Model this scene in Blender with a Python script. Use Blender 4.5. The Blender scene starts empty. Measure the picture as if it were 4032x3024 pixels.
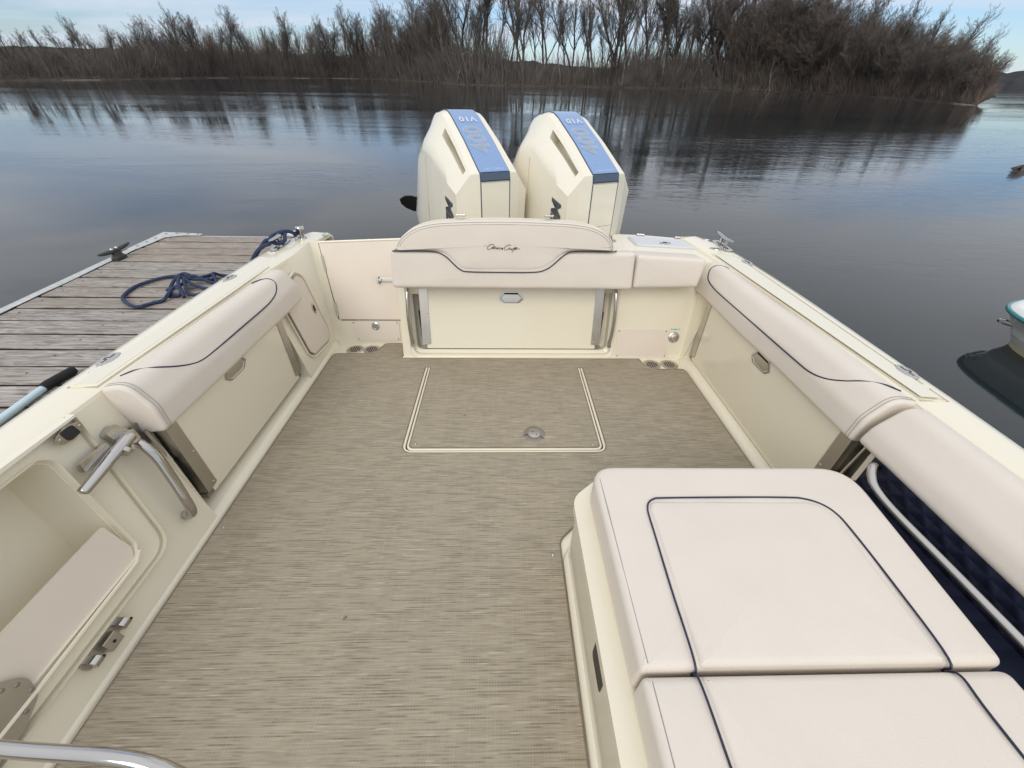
import bpy, bmesh, math, random
from mathutils import Vector as V, Matrix as MX, noise
from mathutils.geometry import tessellate_polygon
R = math.radians
random.seed(7)
sc = bpy.context.scene
col = sc.collection

# ------------------------------------------------------------------ camera, sky, sun, exposure
TRIM, FLOOR = R(-2.75), .38                       # the boat sits a little stern-down; sole height above water
B = MX.Translation((0, 0, FLOOR)) @ MX.Rotation(TRIM, 4, 'X')
P, YW, RL = R(36.04), R(-1.81), R(-1.14)
dn = V((0, -math.sin(P), -math.cos(P))); x0 = V((1, 0, 0))
rz = MX.Rotation(YW, 3, 'Z')
cr = rz @ (x0 * math.cos(RL) + dn * math.sin(RL)); cd = rz @ (dn * math.cos(RL) - x0 * math.sin(RL))
cf = rz @ V((0, math.cos(P), -math.sin(P)))
cm = MX(((cr.x, -cd.x, -cf.x, -.03), (cr.y, -cd.y, -cf.y, 0), (cr.z, -cd.z, -cf.z, 1.4), (0, 0, 0, 1)))
cam = bpy.data.cameras.new('camera'); camo = bpy.data.objects.new('camera', cam); col.objects.link(camo)
camo.matrix_world = B @ cm
cam.sensor_fit = 'HORIZONTAL'; cam.sensor_width = 36; cam.lens = 36 * 1511 / 4032
cam.clip_start = .02; cam.clip_end = 5000
sc.camera = camo

SUN_EL, SUN_AZ = R(38), R(200)                    # low veiled sun behind the viewer
world = bpy.data.worlds.new('World'); sc.world = world; world.use_nodes = True
nt = world.node_tree; nt.nodes.clear(); N = nt.nodes.new; L = nt.links.new
def wn(t, **k):
    n = N(t)
    for a, b in k.items(): setattr(n, a, b)
    return n
def wmath(op, a, b=None, c=None):
    n = wn('ShaderNodeMath', operation=op)
    for i, v in enumerate((a, b, c)):
        if v is None: continue
        if isinstance(v, (int, float)): n.inputs[i].default_value = v
        else: L(v, n.inputs[i])
    return n.outputs[0]
out = wn('ShaderNodeOutputWorld'); bg = wn('ShaderNodeBackground')
sky = wn('ShaderNodeTexSky', sky_type='NISHITA', sun_disc=False, sun_elevation=SUN_EL, sun_rotation=SUN_AZ)
sky.air_density = 1.0; sky.dust_density = 0.3; sky.ozone_density = 2.0
tc = wn('ShaderNodeTexCoord'); sep = wn('ShaderNodeSeparateXYZ'); L(tc.outputs['Generated'], sep.inputs[0])
zz = wmath('ADD', wmath('MAXIMUM', sep.outputs[2], 0.0), .10)
comb = wn('ShaderNodeCombineXYZ')
L(wmath('DIVIDE', sep.outputs[0], zz), comb.inputs[0]); L(wmath('DIVIDE', sep.outputs[1], zz), comb.inputs[1])
mp = wn('ShaderNodeMapping'); L(comb.outputs[0], mp.inputs[0])
mp.inputs['Scale'].default_value = (.34, .62, 1); mp.inputs['Rotation'].default_value = (0, 0, R(7)); mp.inputs['Location'].default_value = (1.35, .52, 0)
nz = wn('ShaderNodeTexNoise'); L(mp.outputs[0], nz.inputs['Vector'])
nz.inputs['Scale'].default_value = 1.0; nz.inputs['Detail'].default_value = 7; nz.inputs['Roughness'].default_value = .52; nz.inputs['Distortion'].default_value = .35
up = wmath('MAXIMUM', sep.outputs[2], 0.0)
cov = wmath('ADD', nz.outputs[0], wmath('MULTIPLY', wmath('MINIMUM', up, .28), .85))        # the cloud deck closes overhead
rp = wn('ShaderNodeValToRGB'); L(cov, rp.inputs[0])
rp.color_ramp.elements[0].position = .47; rp.color_ramp.elements[1].position = .68
rp.color_ramp.elements[0].color = (.10, .10, .10, 1); rp.color_ramp.elements[1].color = (1, 1, 1, 1)
skb = wn('ShaderNodeMixRGB', blend_type='MULTIPLY'); skb.inputs[0].default_value = 1
L(sky.outputs[0], skb.inputs[1]); skb.inputs[2].default_value = (.76, .88, 1.08, 1)
ccol = wn('ShaderNodeMixRGB'); L(wmath('MINIMUM', wmath('MULTIPLY', up, 4.0), 1.0), ccol.inputs[0])
ccol.inputs[1].default_value = (6.3, 7.2, 8.5, 1); ccol.inputs[2].default_value = (7.2, 7.4, 7.8, 1)
cl = wn('ShaderNodeMixRGB'); L(rp.outputs[0], cl.inputs[0]); L(skb.outputs[0], cl.inputs[1]); L(ccol.outputs[0], cl.inputs[2])
ovc = wmath('ADD', wmath('MULTIPLY', up, .34), .84)     # overcast sky: brighter overhead
ovm = wn('ShaderNodeMixRGB', blend_type='MULTIPLY'); ovm.inputs[0].default_value = 1; L(cl.outputs[0], ovm.inputs[1])
ovc3 = wn('ShaderNodeCombineXYZ')
for _i in range(3): L(ovc, ovc3.inputs[_i])
L(ovc3.outputs[0], ovm.inputs[2])
L(ovm.outputs[0], bg.inputs[0]); bg.inputs[1].default_value = .10; L(bg.outputs[0], out.inputs[0])

sl = bpy.data.lights.new('sun', 'SUN'); so = bpy.data.objects.new('sun', sl); col.objects.link(so)
sl.energy = 1.05; sl.angle = R(35); sl.color = (1, .95, .87)
sdir = V((math.sin(SUN_AZ) * math.cos(SUN_EL), math.cos(SUN_AZ) * math.cos(SUN_EL), math.sin(SUN_EL)))
so.rotation_euler = (-sdir).to_track_quat('-Z', 'Y').to_euler()
vs = sc.view_settings; vs.view_transform = 'Standard'; vs.look = 'None'; vs.gamma = 1; vs.use_curve_mapping = False; vs.exposure = .30
sc.cycles.use_denoising = True; sc.cycles.max_bounces = 8; sc.cycles.diffuse_bounces = 5; sc.cycles.glossy_bounces = 5
sc.cycles.caustics_reflective = False; sc.cycles.caustics_refractive = False; sc.cycles.sample_clamp_indirect = 6

# ------------------------------------------------------------------ materials
MT = {}
class NT:
    """tiny node helper"""
    def __init__(s, name):
        s.m = bpy.data.materials.new(name); s.m.use_nodes = True; s.t = s.m.node_tree
        s.b = s.t.nodes['Principled BSDF']; MT[name] = s.m
        s.pos = s.n('ShaderNodeTexCoord').outputs['Object']
    def n(s, t, **k):
        n = s.t.nodes.new(t)
        for a, b in k.items(): setattr(n, a, b)
        return n
    def l(s, a, b): s.t.links.new(a, b)
    def st(s, n, i, v):
        if hasattr(v, 'is_output'): s.l(v, n.inputs[i])
        else: n.inputs[i].default_value = v
    def map(s, sc_=(1, 1, 1), rot=(0, 0, 0), loc=(0, 0, 0), src=None):
        n = s.n('ShaderNodeMapping'); s.l(src or s.pos, n.inputs[0])
        n.inputs['Scale'].default_value = sc_; n.inputs['Rotation'].default_value = rot; s.st(n, 'Location', loc); return n.outputs[0]
    def noise(s, vec, scale, detail=3, rough=.5, dist=0):
        n = s.n('ShaderNodeTexNoise'); s.l(vec, n.inputs['Vector'])
        for a, b in (('Scale', scale), ('Detail', detail), ('Roughness', rough), ('Distortion', dist)): n.inputs[a].default_value = b
        return n.outputs[0]
    def ramp(s, f, *st):
        n = s.n('ShaderNodeValToRGB'); s.l(f, n.inputs[0]); e = n.color_ramp.elements
        while len(e) < len(st): e.new(.5)
        for i, (p, c) in enumerate(st):
            e[i].position = p; e[i].color = (c, c, c, 1) if isinstance(c, (int, float)) else (*c, 1)
        return n.outputs[0]
    def mix(s, f, a, b, mode='MIX'):
        n = s.n('ShaderNodeMixRGB', blend_type=mode)
        for i, v in enumerate((f, a, b)):
            if isinstance(v, tuple): v = (*v, 1)
            s.st(n, i, v)
        return n.outputs[0]
    def math(s, op, a, b=0.0):
        n = s.n('ShaderNodeMath', operation=op); s.st(n, 0, a); s.st(n, 1, b); return n.outputs[0]
    def bump(s, h, strength, dist=.001, prev=None):
        n = s.n('ShaderNodeBump'); s.l(h, n.inputs['Height']); s.st(n, 'Strength', strength); n.inputs['Distance'].default_value = dist
        if prev: s.l(prev, n.inputs['Normal'])
        return n.outputs[0]
    def set(s, **k):
        for a, b in k.items():
            a = a.replace('_', ' ')
            if isinstance(b, tuple) and len(b) == 3: b = (*b, 1)
            s.st(s.b, a, b)
        return s

def plain(name, c, rough=.4, metal=0., coat=0., var=.06, spec=.5, scale=6, bump=0., rvar=.16):
    m = NT(name); f = m.noise(m.pos, scale, 4, .6)
    lo = tuple(x * (1 - var) for x in c); hi = tuple(min(1, x * (1 + var)) for x in c)
    m.set(Base_Color=m.ramp(f, (.3, lo), (.7, hi)), Metallic=metal, Coat_Weight=coat, Coat_Roughness=.08, Specular_IOR_Level=spec)
    g = m.noise(m.pos, scale * 3.1, 3, .6)
    m.set(Roughness=m.math('ADD', m.math('MULTIPLY', g, rvar), max(.01, rough - rvar / 2)))
    if bump: m.set(Normal=m.bump(m.noise(m.pos, 900, 2), bump, .0004))
    return m

def gel(name, c, rough, coat):
    m = NT(name)
    blot = m.ramp(m.noise(m.pos, 1.7, 5, .65, .6), (.40, 0.), (.85, .05))                     # faint handling film
    spots = m.ramp(m.noise(m.pos, 95, 2, .5), (.70, 0.), (.78, .10))                          # dried water specks
    c1 = m.mix(blot, c, tuple(x * .80 for x in c)); c2 = m.mix(spots, c1, tuple(x * .72 for x in c))
    rr = m.math('ADD', m.math('MULTIPLY', m.noise(m.pos, 5, 4, .6), .16), rough - .06)
    m.set(Base_Color=c2, Roughness=rr, Coat_Weight=coat, Coat_Roughness=.06, Specular_IOR_Level=.5, Normal=m.bump(m.noise(m.pos, 14, 3), .06, .004))
gel('gelcoat', (.80, .745, .60), .17, .5)
plain('gelcoat_grip', (.745, .71, .60), .5, var=.008, bump=.5)
plain('seam', (.50, .455, .34), .6, var=.05)
gel('motor_paint', (.80, .755, .635), .13, .8)
plain('board', (.745, .665, .57), .5, var=.02, bump=.3)
plain('lid_grey', (.62, .63, .66), .35, var=.02)
plain('chrome', (.52, .50, .48), .09, metal=1, var=.03)
plain('steel', (.55, .525, .48), .36, metal=1, var=.08)
plain('latch_steel', (.34, .32, .29), .35, metal=.9, var=.08)
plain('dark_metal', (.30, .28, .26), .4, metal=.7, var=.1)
plain('black', (.012, .012, .014), .4, var=.2)
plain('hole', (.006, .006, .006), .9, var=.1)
plain('navy_pipe', (.012, .016, .045), .45, var=.1)
plain('stripe_blue', (.205, .325, .56), .3, coat=.35, var=.02)
plain('stripe_dark', (.055, .085, .14), .25, coat=.5, var=.05)
plain('digit_grey', (.30, .345, .44), .35, var=.05)
plain('digit_rim', (.36, .53, .76), .3, var=.03)
plain('letter_dark', (.07, .075, .085), .4, var=.1)
plain('letter_silver', (.66, .74, .84), .2, metal=.5, var=.05)
plain('white_paint', (.78, .78, .76), .4, var=.06, scale=9)
plain('galv', (.52, .53, .52), .45, metal=.25, var=.14, scale=30)
plain('iron', (.06, .06, .055), .6, metal=.3, var=.3, scale=30)
plain('teal', (.01, .20, .20), .3, coat=.3, var=.05)
plain('hull_white', (.74, .73, .67), .3, coat=.3, var=.05)
plain('hull_stain', (.55, .49, .33), .5, var=.25, scale=4)
plain('foam_black', (.012, .012, .013), .85, var=.3, scale=60)
plain('pole_blue', (.55, .70, .76), .35, metal=.3, var=.04)
plain('orange', (.75, .10, .03), .5)
plain('thread', (.30, .285, .26), .7, var=.15)
plain('plastic_clear', (.75, .78, .80), .15, var=.1, scale=40)
plain('label_green', (.62, .74, .66), .4)
plain('label_ink', (.03, .20, .16), .5)
plain('bark', (.088, .075, .064), .9, var=.35, scale=2)
plain('bark_pale', (.20, .18, .16), .9, var=.35, scale=2)
plain('twig', (.135, .116, .102), .9, var=.35, scale=.4)
plain('twig_red', (.175, .135, .110), .9, var=.35, scale=.4)
plain('bank_mud', (.055, .045, .034), .9, var=.5, scale=.6)
plain('sand_bar', (.19, .165, .13), .9, var=.3, scale=1)
plain('driftwood', (.07, .055, .045), .8, var=.4, scale=8, bump=.5)
def hillmat():
    m = NT('hill_wood'); f = m.noise(m.map((.5, .5, .2)), .35, 6, .7)
    m.set(Base_Color=m.ramp(f, (.3, (.038, .040, .045)), (.7, (.072, .070, .072))), Roughness=1.0, Specular_IOR_Level=0.)
hillmat()

def vinyl(name, c):
    m = NT(name)
    f = m.noise(m.pos, 5, 4, .6)
    m.set(Base_Color=m.ramp(f, (.3, tuple(x * .965 for x in c)), (.7, c)), Roughness=.52, Specular_IOR_Level=.35)
    v = m.n('ShaderNodeTexVoronoi', feature='DISTANCE_TO_EDGE'); m.l(m.map((1, 1.5, 1)), v.inputs['Vector']); v.inputs['Scale'].default_value = 330
    w = m.noise(m.map((1, .45, 1)), 16, 3, .55, .6)
    b = m.bump(v.outputs[0], .6, .0009)
    b = m.bump(w, .22, .004, b)
    b = m.bump(m.noise(m.pos, 4.5, 2, .5, .8), .25, .007, b)
    m.set(Normal=b)
vinyl('vinyl', (.725, .658, .578))
vinyl('vinyl_dark', (.60, .57, .52))
def quilt():
    m = NT('navy_quilt')
    w1 = m.n('ShaderNodeTexWave'); m.l(m.map((0, 1, 1), (R(45), 0, 0)), w1.inputs['Vector']); w1.inputs['Scale'].default_value = 7; w1.bands_direction = 'Y'
    w2 = m.n('ShaderNodeTexWave'); m.l(m.map((0, 1, 1), (R(-45), 0, 0)), w2.inputs['Vector']); w2.inputs['Scale'].default_value = 7; w2.bands_direction = 'Y'
    h = m.math('MAXIMUM', w1.outputs[1], w2.outputs[1])
    m.set(Base_Color=(.004, .008, .028), Roughness=.7, Normal=m.bump(h, .6, .01))
quilt()

def weave():
    m = NT('woven_mat')
    row = m.n('ShaderNodeTexWhiteNoise', noise_dimensions='1D')
    sp = m.n('ShaderNodeSeparateXYZ'); m.l(m.pos, sp.inputs[0])
    yy = m.math('MULTIPLY', sp.outputs[1], 135.); ry = m.math('FLOOR', yy); fy = m.math('FRACT', yy); m.l(ry, row.inputs['W'])
    off = m.math('MULTIPLY', row.outputs[0], 37.)
    cb = m.n('ShaderNodeCombineXYZ'); m.l(m.math('ADD', sp.outputs[0], off), cb.inputs[0]); m.l(m.math('MULTIPLY', ry, 7.3), cb.inputs[1])
    d = m.noise(m.map((9, 1, 1), src=cb.outputs[0]), 1.0, 2, .55)                       # dark yarn, comes and goes along a row
    e = m.noise(m.map((8, 1, 1), loc=(5, 31, 7), src=cb.outputs[0]), 1.0, 2, .5)        # pale yarn
    st = m.noise(m.map((7, 260, 1)), 1.0, 3, .6)                                        # tone of the plain weft
    big = m.noise(m.map((1.1, 2.0, 1)), 2.0, 4, .6)
    base = m.ramp(st, (.30, (.285, .236, .168)), (.50, (.362, .308, .226)), (.70, (.432, .378, .288)))
    c0 = m.mix(m.ramp(big, (.3, .22), (.7, 0.)), base, (.25, .228, .185))
    wx = m.math('FRACT', m.math('ADD', m.math('MULTIPLY', sp.outputs[0], 130.), m.math('MULTIPLY', m.noise(m.map((9, 3, 1)), 1.0, 2), 3.)))
    warp = m.ramp(wx, (.0, 1.), (.22, 1.), (.30, 0.))                                    # pale warp thread over the weft
    wn_ = m.ramp(m.noise(m.map((60, 3, 1)), 1.0, 2, .6), (.40, .05), (.65, .50))
    dk = m.math('MULTIPLY', m.ramp(d, (.46, 0), (.62, .66)), m.ramp(fy, (.0, 1.), (.40, 1.), (.48, 0.)))
    c1 = m.mix(dk, c0, (.115, .094, .066))
    lt_ = m.math('MULTIPLY', m.ramp(e, (.62, 0), (.68, .6)), m.ramp(fy, (.50, 0.), (.54, 1.), (.84, 1.), (.90, 0.)))
    c2 = m.mix(lt_, c1, (.57, .525, .425))
    c4 = m.mix(m.math('MULTIPLY', warp, wn_), c2, (.43, .385, .305))
    wy = m.ramp(fy, (.0, 0.), (.25, 1.), (.75, 1.), (1., 0.))
    h = m.math('ADD', m.math('MULTIPLY', wx, .6), wy)
    m.set(Base_Color=c4, Roughness=.62, Specular_IOR_Level=.3, Normal=m.bump(h, .35, .0012))
weave()
plain('mat_edge', (.21, .165, .12), .8, var=.15, scale=30)
plain('plank_gap_shade', (.045, .037, .031), .9, var=.3, scale=12)  # near-black, paints shade into the gaps between the dock planks

def planks():
    m = NT('weathered_plank')
    oi = m.n('ShaderNodeObjectInfo'); rnd = oi.outputs['Random']
    lc = m.n('ShaderNodeCombineXYZ'); m.l(m.math('MULTIPLY', rnd, 40.), lc.inputs[0]); m.l(m.math('MULTIPLY', rnd, 91.), lc.inputs[1])
    base = m.map((1, 1, 1), loc=lc.outputs[0])
    kn = m.n('ShaderNodeTexVoronoi'); m.l(m.map((.9, 6, 1), src=base), kn.inputs['Vector']); kn.inputs['Scale'].default_value = 1.1
    dist = m.ramp(kn.outputs['Distance'], (.0, 1.), (.35, 0.))
    wv = m.noise(m.map((1.2, 9, 1), src=base), 2.0, 4, .6, .5)
    vadd = m.math('ADD', m.math('MULTIPLY', wv, 5.), m.math('MULTIPLY', dist, 1.6))
    rings = m.math('SINE', m.math('MULTIPLY', vadd, 9.), 0.)
    fine = m.noise(m.map((3, 95, 1), src=base), 1, 4, .62)
    g = m.math('ADD', m.math('MULTIPLY', rings, .12), fine)
    c = m.ramp(g, (.26, (.135, .118, .105)), (.46, (.325, .30, .28)), (.72, (.50, .48, .46)))
    tone = m.mix(m.math('ADD', m.math('MULTIPLY', rnd, .5), .12), c, (.28, .222, .162))
    dk = m.ramp(kn.outputs['Distance'], (.03, .75), (.07, 0.))
    c2 = m.mix(dk, tone, (.12, .085, .055))
    st = m.ramp(m.noise(m.map((.8, 3, 1), src=base), 1.7, 3), (.35, .3), (.65, 0.))
    c3 = m.mix(st, c2, (.17, .145, .12))
    m.set(Base_Color=c3, Roughness=.8, Specular_IOR_Level=.25, Normal=m.bump(g, .5, .003))
planks()
def ropemat(name, c, dark):
    m = NT(name)
    w = m.n('ShaderNodeTexWave'); m.l(m.map((1, 1, 1), (R(35), R(30), R(45))), w.inputs['Vector']); w.inputs['Scale'].default_value = 60; w.inputs['Distortion'].default_value = 1.5
    m.set(Base_Color=m.ramp(w.outputs[1], (.2, dark), (.8, c)), Roughness=.75, Normal=m.bump(w.outputs[1], .6, .002))
ropemat('rope_navy', (.030, .055, .13), (.010, .018, .05))

def water():
    m = NT('river_water')
    g = m.n('ShaderNodeNewGeometry').outputs['Position']
    # distant water keeps long lazy ripples, close water is nearly flat
    big = m.noise(m.map((.05, .16, 1), src=g), 1, 3, .55)
    mid = m.noise(m.map((.35, 1.2, 1), (0, 0, R(6)), src=g), 1, 4, .6, .4)
    fin = m.noise(m.map((2.2, 5.5, 1), (0, 0, R(-9)), src=g), 1, 3, .6, .8)
    patch = m.ramp(m.noise(m.map((.012, .05, 1), (0, 0, R(8)), src=g), 1.6, 4, .6, .5), (.44, .05), (.64, 1.))
    b = m.bump(big, .16, .12)
    b = m.bump(mid, m.math('MULTIPLY', patch, .42), .05, b)
    b = m.bump(fin, m.math('MULTIPLY', patch, .8), .011, b)
    m.set(Base_Color=(.016, .021, .024), Roughness=.03, IOR=1.333, Normal=b, Specular_IOR_Level=.5)
water()

# ------------------------------------------------------------------ mesh helpers
def fr(o, u, v):
    """plane frame: (a, b, c) -> o + u a + v b + n c"""
    o = V(o); u = V(u).normalized(); v = V(v).normalized(); n = u.cross(v).normalized()
    return lambda a, b, c=0.: o + u * a + v * b + n * c
ID = lambda a, b, c=0.: V((a, b, c))

def rpoly(pts, n=6):
    """polygon from (x, y[, radius]) corners, corners rounded"""
    o = []; k = len(pts)
    for i in range(k):
        p = V(pts[i][:2]); r = pts[i][2] if len(pts[i]) > 2 else 0
        if r <= 0: o.append(p); continue
        a = (V(pts[i - 1][:2]) - p); b = (V(pts[(i + 1) % k][:2]) - p)
        an = a.normalized(); bn = b.normalized(); ang = an.angle(bn)
        t = min(r / math.tan(ang / 2), a.length * .49, b.length * .49)
        p0 = p + an * t; p1 = p + bn * t
        for j in range(n + 1):
            s = j / n; o.append(p0 * (1 - s) ** 2 + p * 2 * s * (1 - s) + p1 * s * s)
    return o

def inset(poly, d):
    o = []; k = len(poly)
    ar = sum(poly[i].x * poly[(i + 1) % k].y - poly[(i + 1) % k].x * poly[i].y for i in range(k))
    sg = 1 if ar > 0 else -1
    for i in range(k):
        e0 = (poly[i] - poly[i - 1]); e1 = (poly[(i + 1) % k] - poly[i])
        if e0.length < 1e-7: e0 = e1
        if e1.length < 1e-7: e1 = e0
        n0 = V((-e0.y, e0.x)).normalized() * sg; n1 = V((-e1.y, e1.x)).normalized() * sg
        m = (n0 + n1)
        m = m.normalized() if m.length > 1e-6 else n0
        o.append(poly[i] + m * d / max(.4, m.dot(n0)))
    return o

def smooth_path(pts, k=6, closed=False):
    p = [V(q) for q in pts]; n = len(p); o = []
    rng = range(n) if closed else range(n - 1)
    for i in rng:
        a = p[i - 1] if (i > 0 or closed) else p[i] * 2 - p[i + 1]
        b = p[i]; c = p[(i + 1) % n]
        d = p[(i + 2) % n] if (i + 2 < n or closed) else c * 2 - b
        for j in range(k):
            t = j / k
            o.append(.5 * ((2 * b) + (c - a) * t + (2 * a - 5 * b + 4 * c - d) * t * t + (3 * b - a - 3 * c + d) * t ** 3))
    if not closed: o.append(p[-1])
    return o

class MB:
    def __init__(s): s.v = []; s.f = []
    def add(s, vs, fs):
        o = len(s.v); s.v += [tuple(x) for x in vs]; s.f += [tuple(i + o for i in f) for f in fs]; return s
    def box(s, x0, x1, y0, y1, z0, z1, m=ID):
        return s.add([m(x, y, z) for z in (z0, z1) for x, y in ((x0, y0), (x1, y0), (x1, y1), (x0, y1))],
                     [(3, 2, 1, 0), (4, 5, 6, 7), (0, 1, 5, 4), (1, 2, 6, 5), (2, 3, 7, 6), (3, 0, 4, 7)])
    def loft(s, rings, close=True, cap=True):
        n = len(rings[0]); vs = [p for r in rings for p in r]; fs = []
        for i in range(len(rings) - 1):
            for j in range(n if close else n - 1):
                k = (j + 1) % n; fs.append((i * n + j, i * n + k, (i + 1) * n + k, (i + 1) * n + j))
        if cap and close: fs += [tuple(range(n - 1, -1, -1)), tuple((len(rings) - 1) * n + j for j in range(n))]
        return s.add(vs, fs)
    def tube(s, pts, r, n=10, closed=False, flat=1., cap=True):
        p = [V(q) for q in pts]; k = len(p); rs = r if isinstance(r, (list, tuple)) else [r] * k
        t = []
        for i in range(k):
            a = p[i - 1] if (i or closed) else p[i]; b = p[(i + 1) % k] if (i + 1 < k or closed) else p[i]
            t.append((b - a).normalized())
        up = V((0, 0, 1)) if abs(t[0].z) < .9 else V((1, 0, 0))
        x = t[0].cross(up).normalized(); rings = []
        for i in range(k):
            x = (x - t[i] * x.dot(t[i]))
            x = x.normalized() if x.length > 1e-6 else t[i].orthogonal().normalized()
            y = t[i].cross(x)
            rings.append([p[i] + (x * math.cos(a) + y * math.sin(a) * flat) * rs[i] for a in (2 * math.pi * j / n for j in range(n))])
        if closed: rings.append(rings[0]); cap = False
        return s.loft(rings, True, cap)
    def slab(s, outer, z0, z1, holes=(), m=ID, bottom=True):
        loops = [[V((p[0], p[1], 0)) for p in l] for l in (outer, *holes)]
        tri = tessellate_polygon(loops); flat = [p for l in loops for p in l]; n = len(flat)
        s.add([m(p.x, p.y, z1) for p in flat] + [m(p.x, p.y, z0) for p in flat],
              [tuple(t) for t in tri] + ([tuple(i + n for i in reversed(t)) for t in tri] if bottom else []))
        base = len(s.v) - 2 * n; o = 0
        for l in loops:
            k = len(l)
            for i in range(k):
                a = base + o + i; b = base + o + (i + 1) % k; s.f.append((a, b, b + n, a + n))
            o += k
        return s
    def pillow(s, outer, z0, z1, r=.02, crown=0., m=ID, seg=5, rb=0., cr=14):
        """puffed slab: rounded top edge and crowned top"""
        rings = []
        if rb:
            for j in range(seg): a = math.pi / 2 * j / seg; rings.append((inset(outer, rb * (1 - math.sin(a))), z0 + rb * (1 - math.cos(a))))
        rings.append((outer, z0 + rb)); rings.append((outer, z1 - r))
        for j in range(1, seg + 1):
            a = math.pi / 2 * j / seg; rings.append((inset(outer, r * (1 - math.cos(a))), z1 - r + r * math.sin(a)))
        last = rings[-1][0]; c = sum(last, V((0, 0))) / len(last)
        for j in range(1, cr):
            t = min(.985, j / (cr - 1)); rings.append(([p.lerp(c, t) for p in last], z1 + crown * (1 - (1 - t) ** 2.2)))
        s.loft([[m(p.x, p.y, z + (.0022 * noise.noise(V((p.x * 9, p.y * 9, z0 * 50))) if k > len(rings) - cr - 2 else 0)) for p in q] for k, (q, z) in enumerate(rings)], True, False)
        n = len(outer); s.f.append(tuple(len(s.v) - n + i for i in range(n))); s.f.append(tuple(reversed([len(s.v) - n * len(rings) + i for i in range(n)])))
        return s
    def prism(s, prof, stations, r=.02, m=ID, seg=4):
        """profile (2-D) swept along c between stations with rounded ends; stations = [(c, dx, dy)]"""
        rings = []; c0 = stations[0]; c1 = stations[-1]; d = 1 if c1[0] > c0[0] else -1
        rings.append((inset(prof, r * 1.12), c0[0], c0[1], c0[2]))
        for j in range(seg): a = math.pi / 2 * j / seg; rings.append((inset(prof, r * (1 - math.sin(a))), c0[0] + d * r * (1 - math.cos(a)), c0[1], c0[2]))
        for k, st in enumerate(stations):
            c = st[0] + (d * r if k == 0 else -d * r if k == len(stations) - 1 else 0); rings.append((prof, c, st[1], st[2]))
        for j in range(1, seg + 1): a = math.pi / 2 * j / seg; rings.append((inset(prof, r * (1 - math.cos(a))), c1[0] - d * r + d * r * math.sin(a), c1[1], c1[2]))
        return s.loft([[m(p.x + dx, p.y + dy, c) for p in q] for q, c, dx, dy in rings])
    def lathe(s, prof, m=ID, n=24, arc=(0, 2 * math.pi), sx=1., sy=1.):
        rings = [[m(r * sx * math.cos(2 * math.pi * j / n), r * sy * math.sin(2 * math.pi * j / n), z) for j in range(n)] for r, z in prof]
        return s.loft(rings)
    def dome(s, r, h, m=ID, n=10): return s.lathe([(r, 0), (r * .95, h * .4), (r * .7, h * .85), (r * .15, h)], m, n)
    def build(s, name, mt, parent=None, bev=0., seg=2, ang=38, org=None, smooth=True):
        me = bpy.data.meshes.new(name)
        o = V(org) if org is not None else V((0, 0, 0))
        me.from_pydata([V(p) - o for p in s.v], [], s.f); me.validate()
        bm = bmesh.new(); bm.from_mesh(me)
        bmesh.ops.remove_doubles(bm, verts=bm.verts, dist=1e-5)
        bmesh.ops.recalc_face_normals(bm, faces=bm.faces)
        if bev:
            es = [e for e in bm.edges if len(e.link_faces) == 2 and e.calc_face_angle(0) > R(28)]
            bmesh.ops.bevel(bm, geom=es, offset=bev, segments=seg, affect='EDGES', clamp_overlap=True, profile=.5)
        bm.to_mesh(me); bm.free()
        if smooth: me.shade_smooth(); me.set_sharp_from_angle(angle=R(ang))
        for q in (mt if isinstance(mt, (list, tuple)) else [mt]): me.materials.append(MT[q])
        ob = bpy.data.objects.new(name, me); col.objects.link(ob)
        if parent is not None: ob.parent = parent
        if bev:
            wn_ = ob.modifiers.new('weighted_normal', 'WEIGHTED_NORMAL'); wn_.keep_sharp = True; wn_.weight = 80
        return ob

def tag(o, label=None, cat=None, group=None, kind=None):
    for k, v in (('label', label), ('category', cat), ('group', group), ('kind', kind)):
        if v: o[k] = v
    return o
def empty(name, label, cat, org=(0, 0, 0), group=None, on_boat=True, rot=0.):
    o = bpy.data.objects.new(name, None); col.objects.link(o); o.empty_display_size = .1
    m = MX.Translation(org) @ MX.Rotation(rot, 4, 'Z')
    o.matrix_world = (B @ m) if on_boat else m
    return tag(o, label, cat, group)
def text_mesh(s, size, m, depth=.001, offset=0., shear=0., space=1., xs=1.):
    cu = bpy.data.curves.new('t', 'FONT'); cu.body = s; cu.size = size; cu.offset = offset; cu.shear = shear; cu.extrude = 0; cu.space_character = space
    cu.align_x = 'CENTER'; cu.align_y = 'CENTER'; cu.resolution_u = 3
    o = bpy.data.objects.new('t', cu); col.objects.link(o)
    me = bpy.data.meshes.new_from_object(o.evaluated_get(bpy.context.evaluated_depsgraph_get()))
    bpy.data.objects.remove(o); mb = MB()
    bm = bmesh.new(); bm.from_mesh(me)
    r = bmesh.ops.extrude_face_region(bm, geom=bm.faces[:]); bmesh.ops.translate(bm, vec=(0, 0, depth), verts=[g for g in r['geom'] if isinstance(g, bmesh.types.BMVert)])
    bm.to_mesh(me); bm.free()
    mb.add([m(v.co.x * xs, v.co.y, v.co.z) for v in me.vertices], [tuple(p.vertices) for p in me.polygons])
    bpy.data.meshes.remove(me); return mb

# ================================================================== SETTING: water, banks, hills
w = MB(); w.add([(-2500, -1500, 0), (2500, -1500, 0), (2500, 3500, 0), (-2500, 3500, 0)], [(0, 1, 2, 3)])
tag(w.build('water', 'river_water'), kind='structure')

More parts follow.
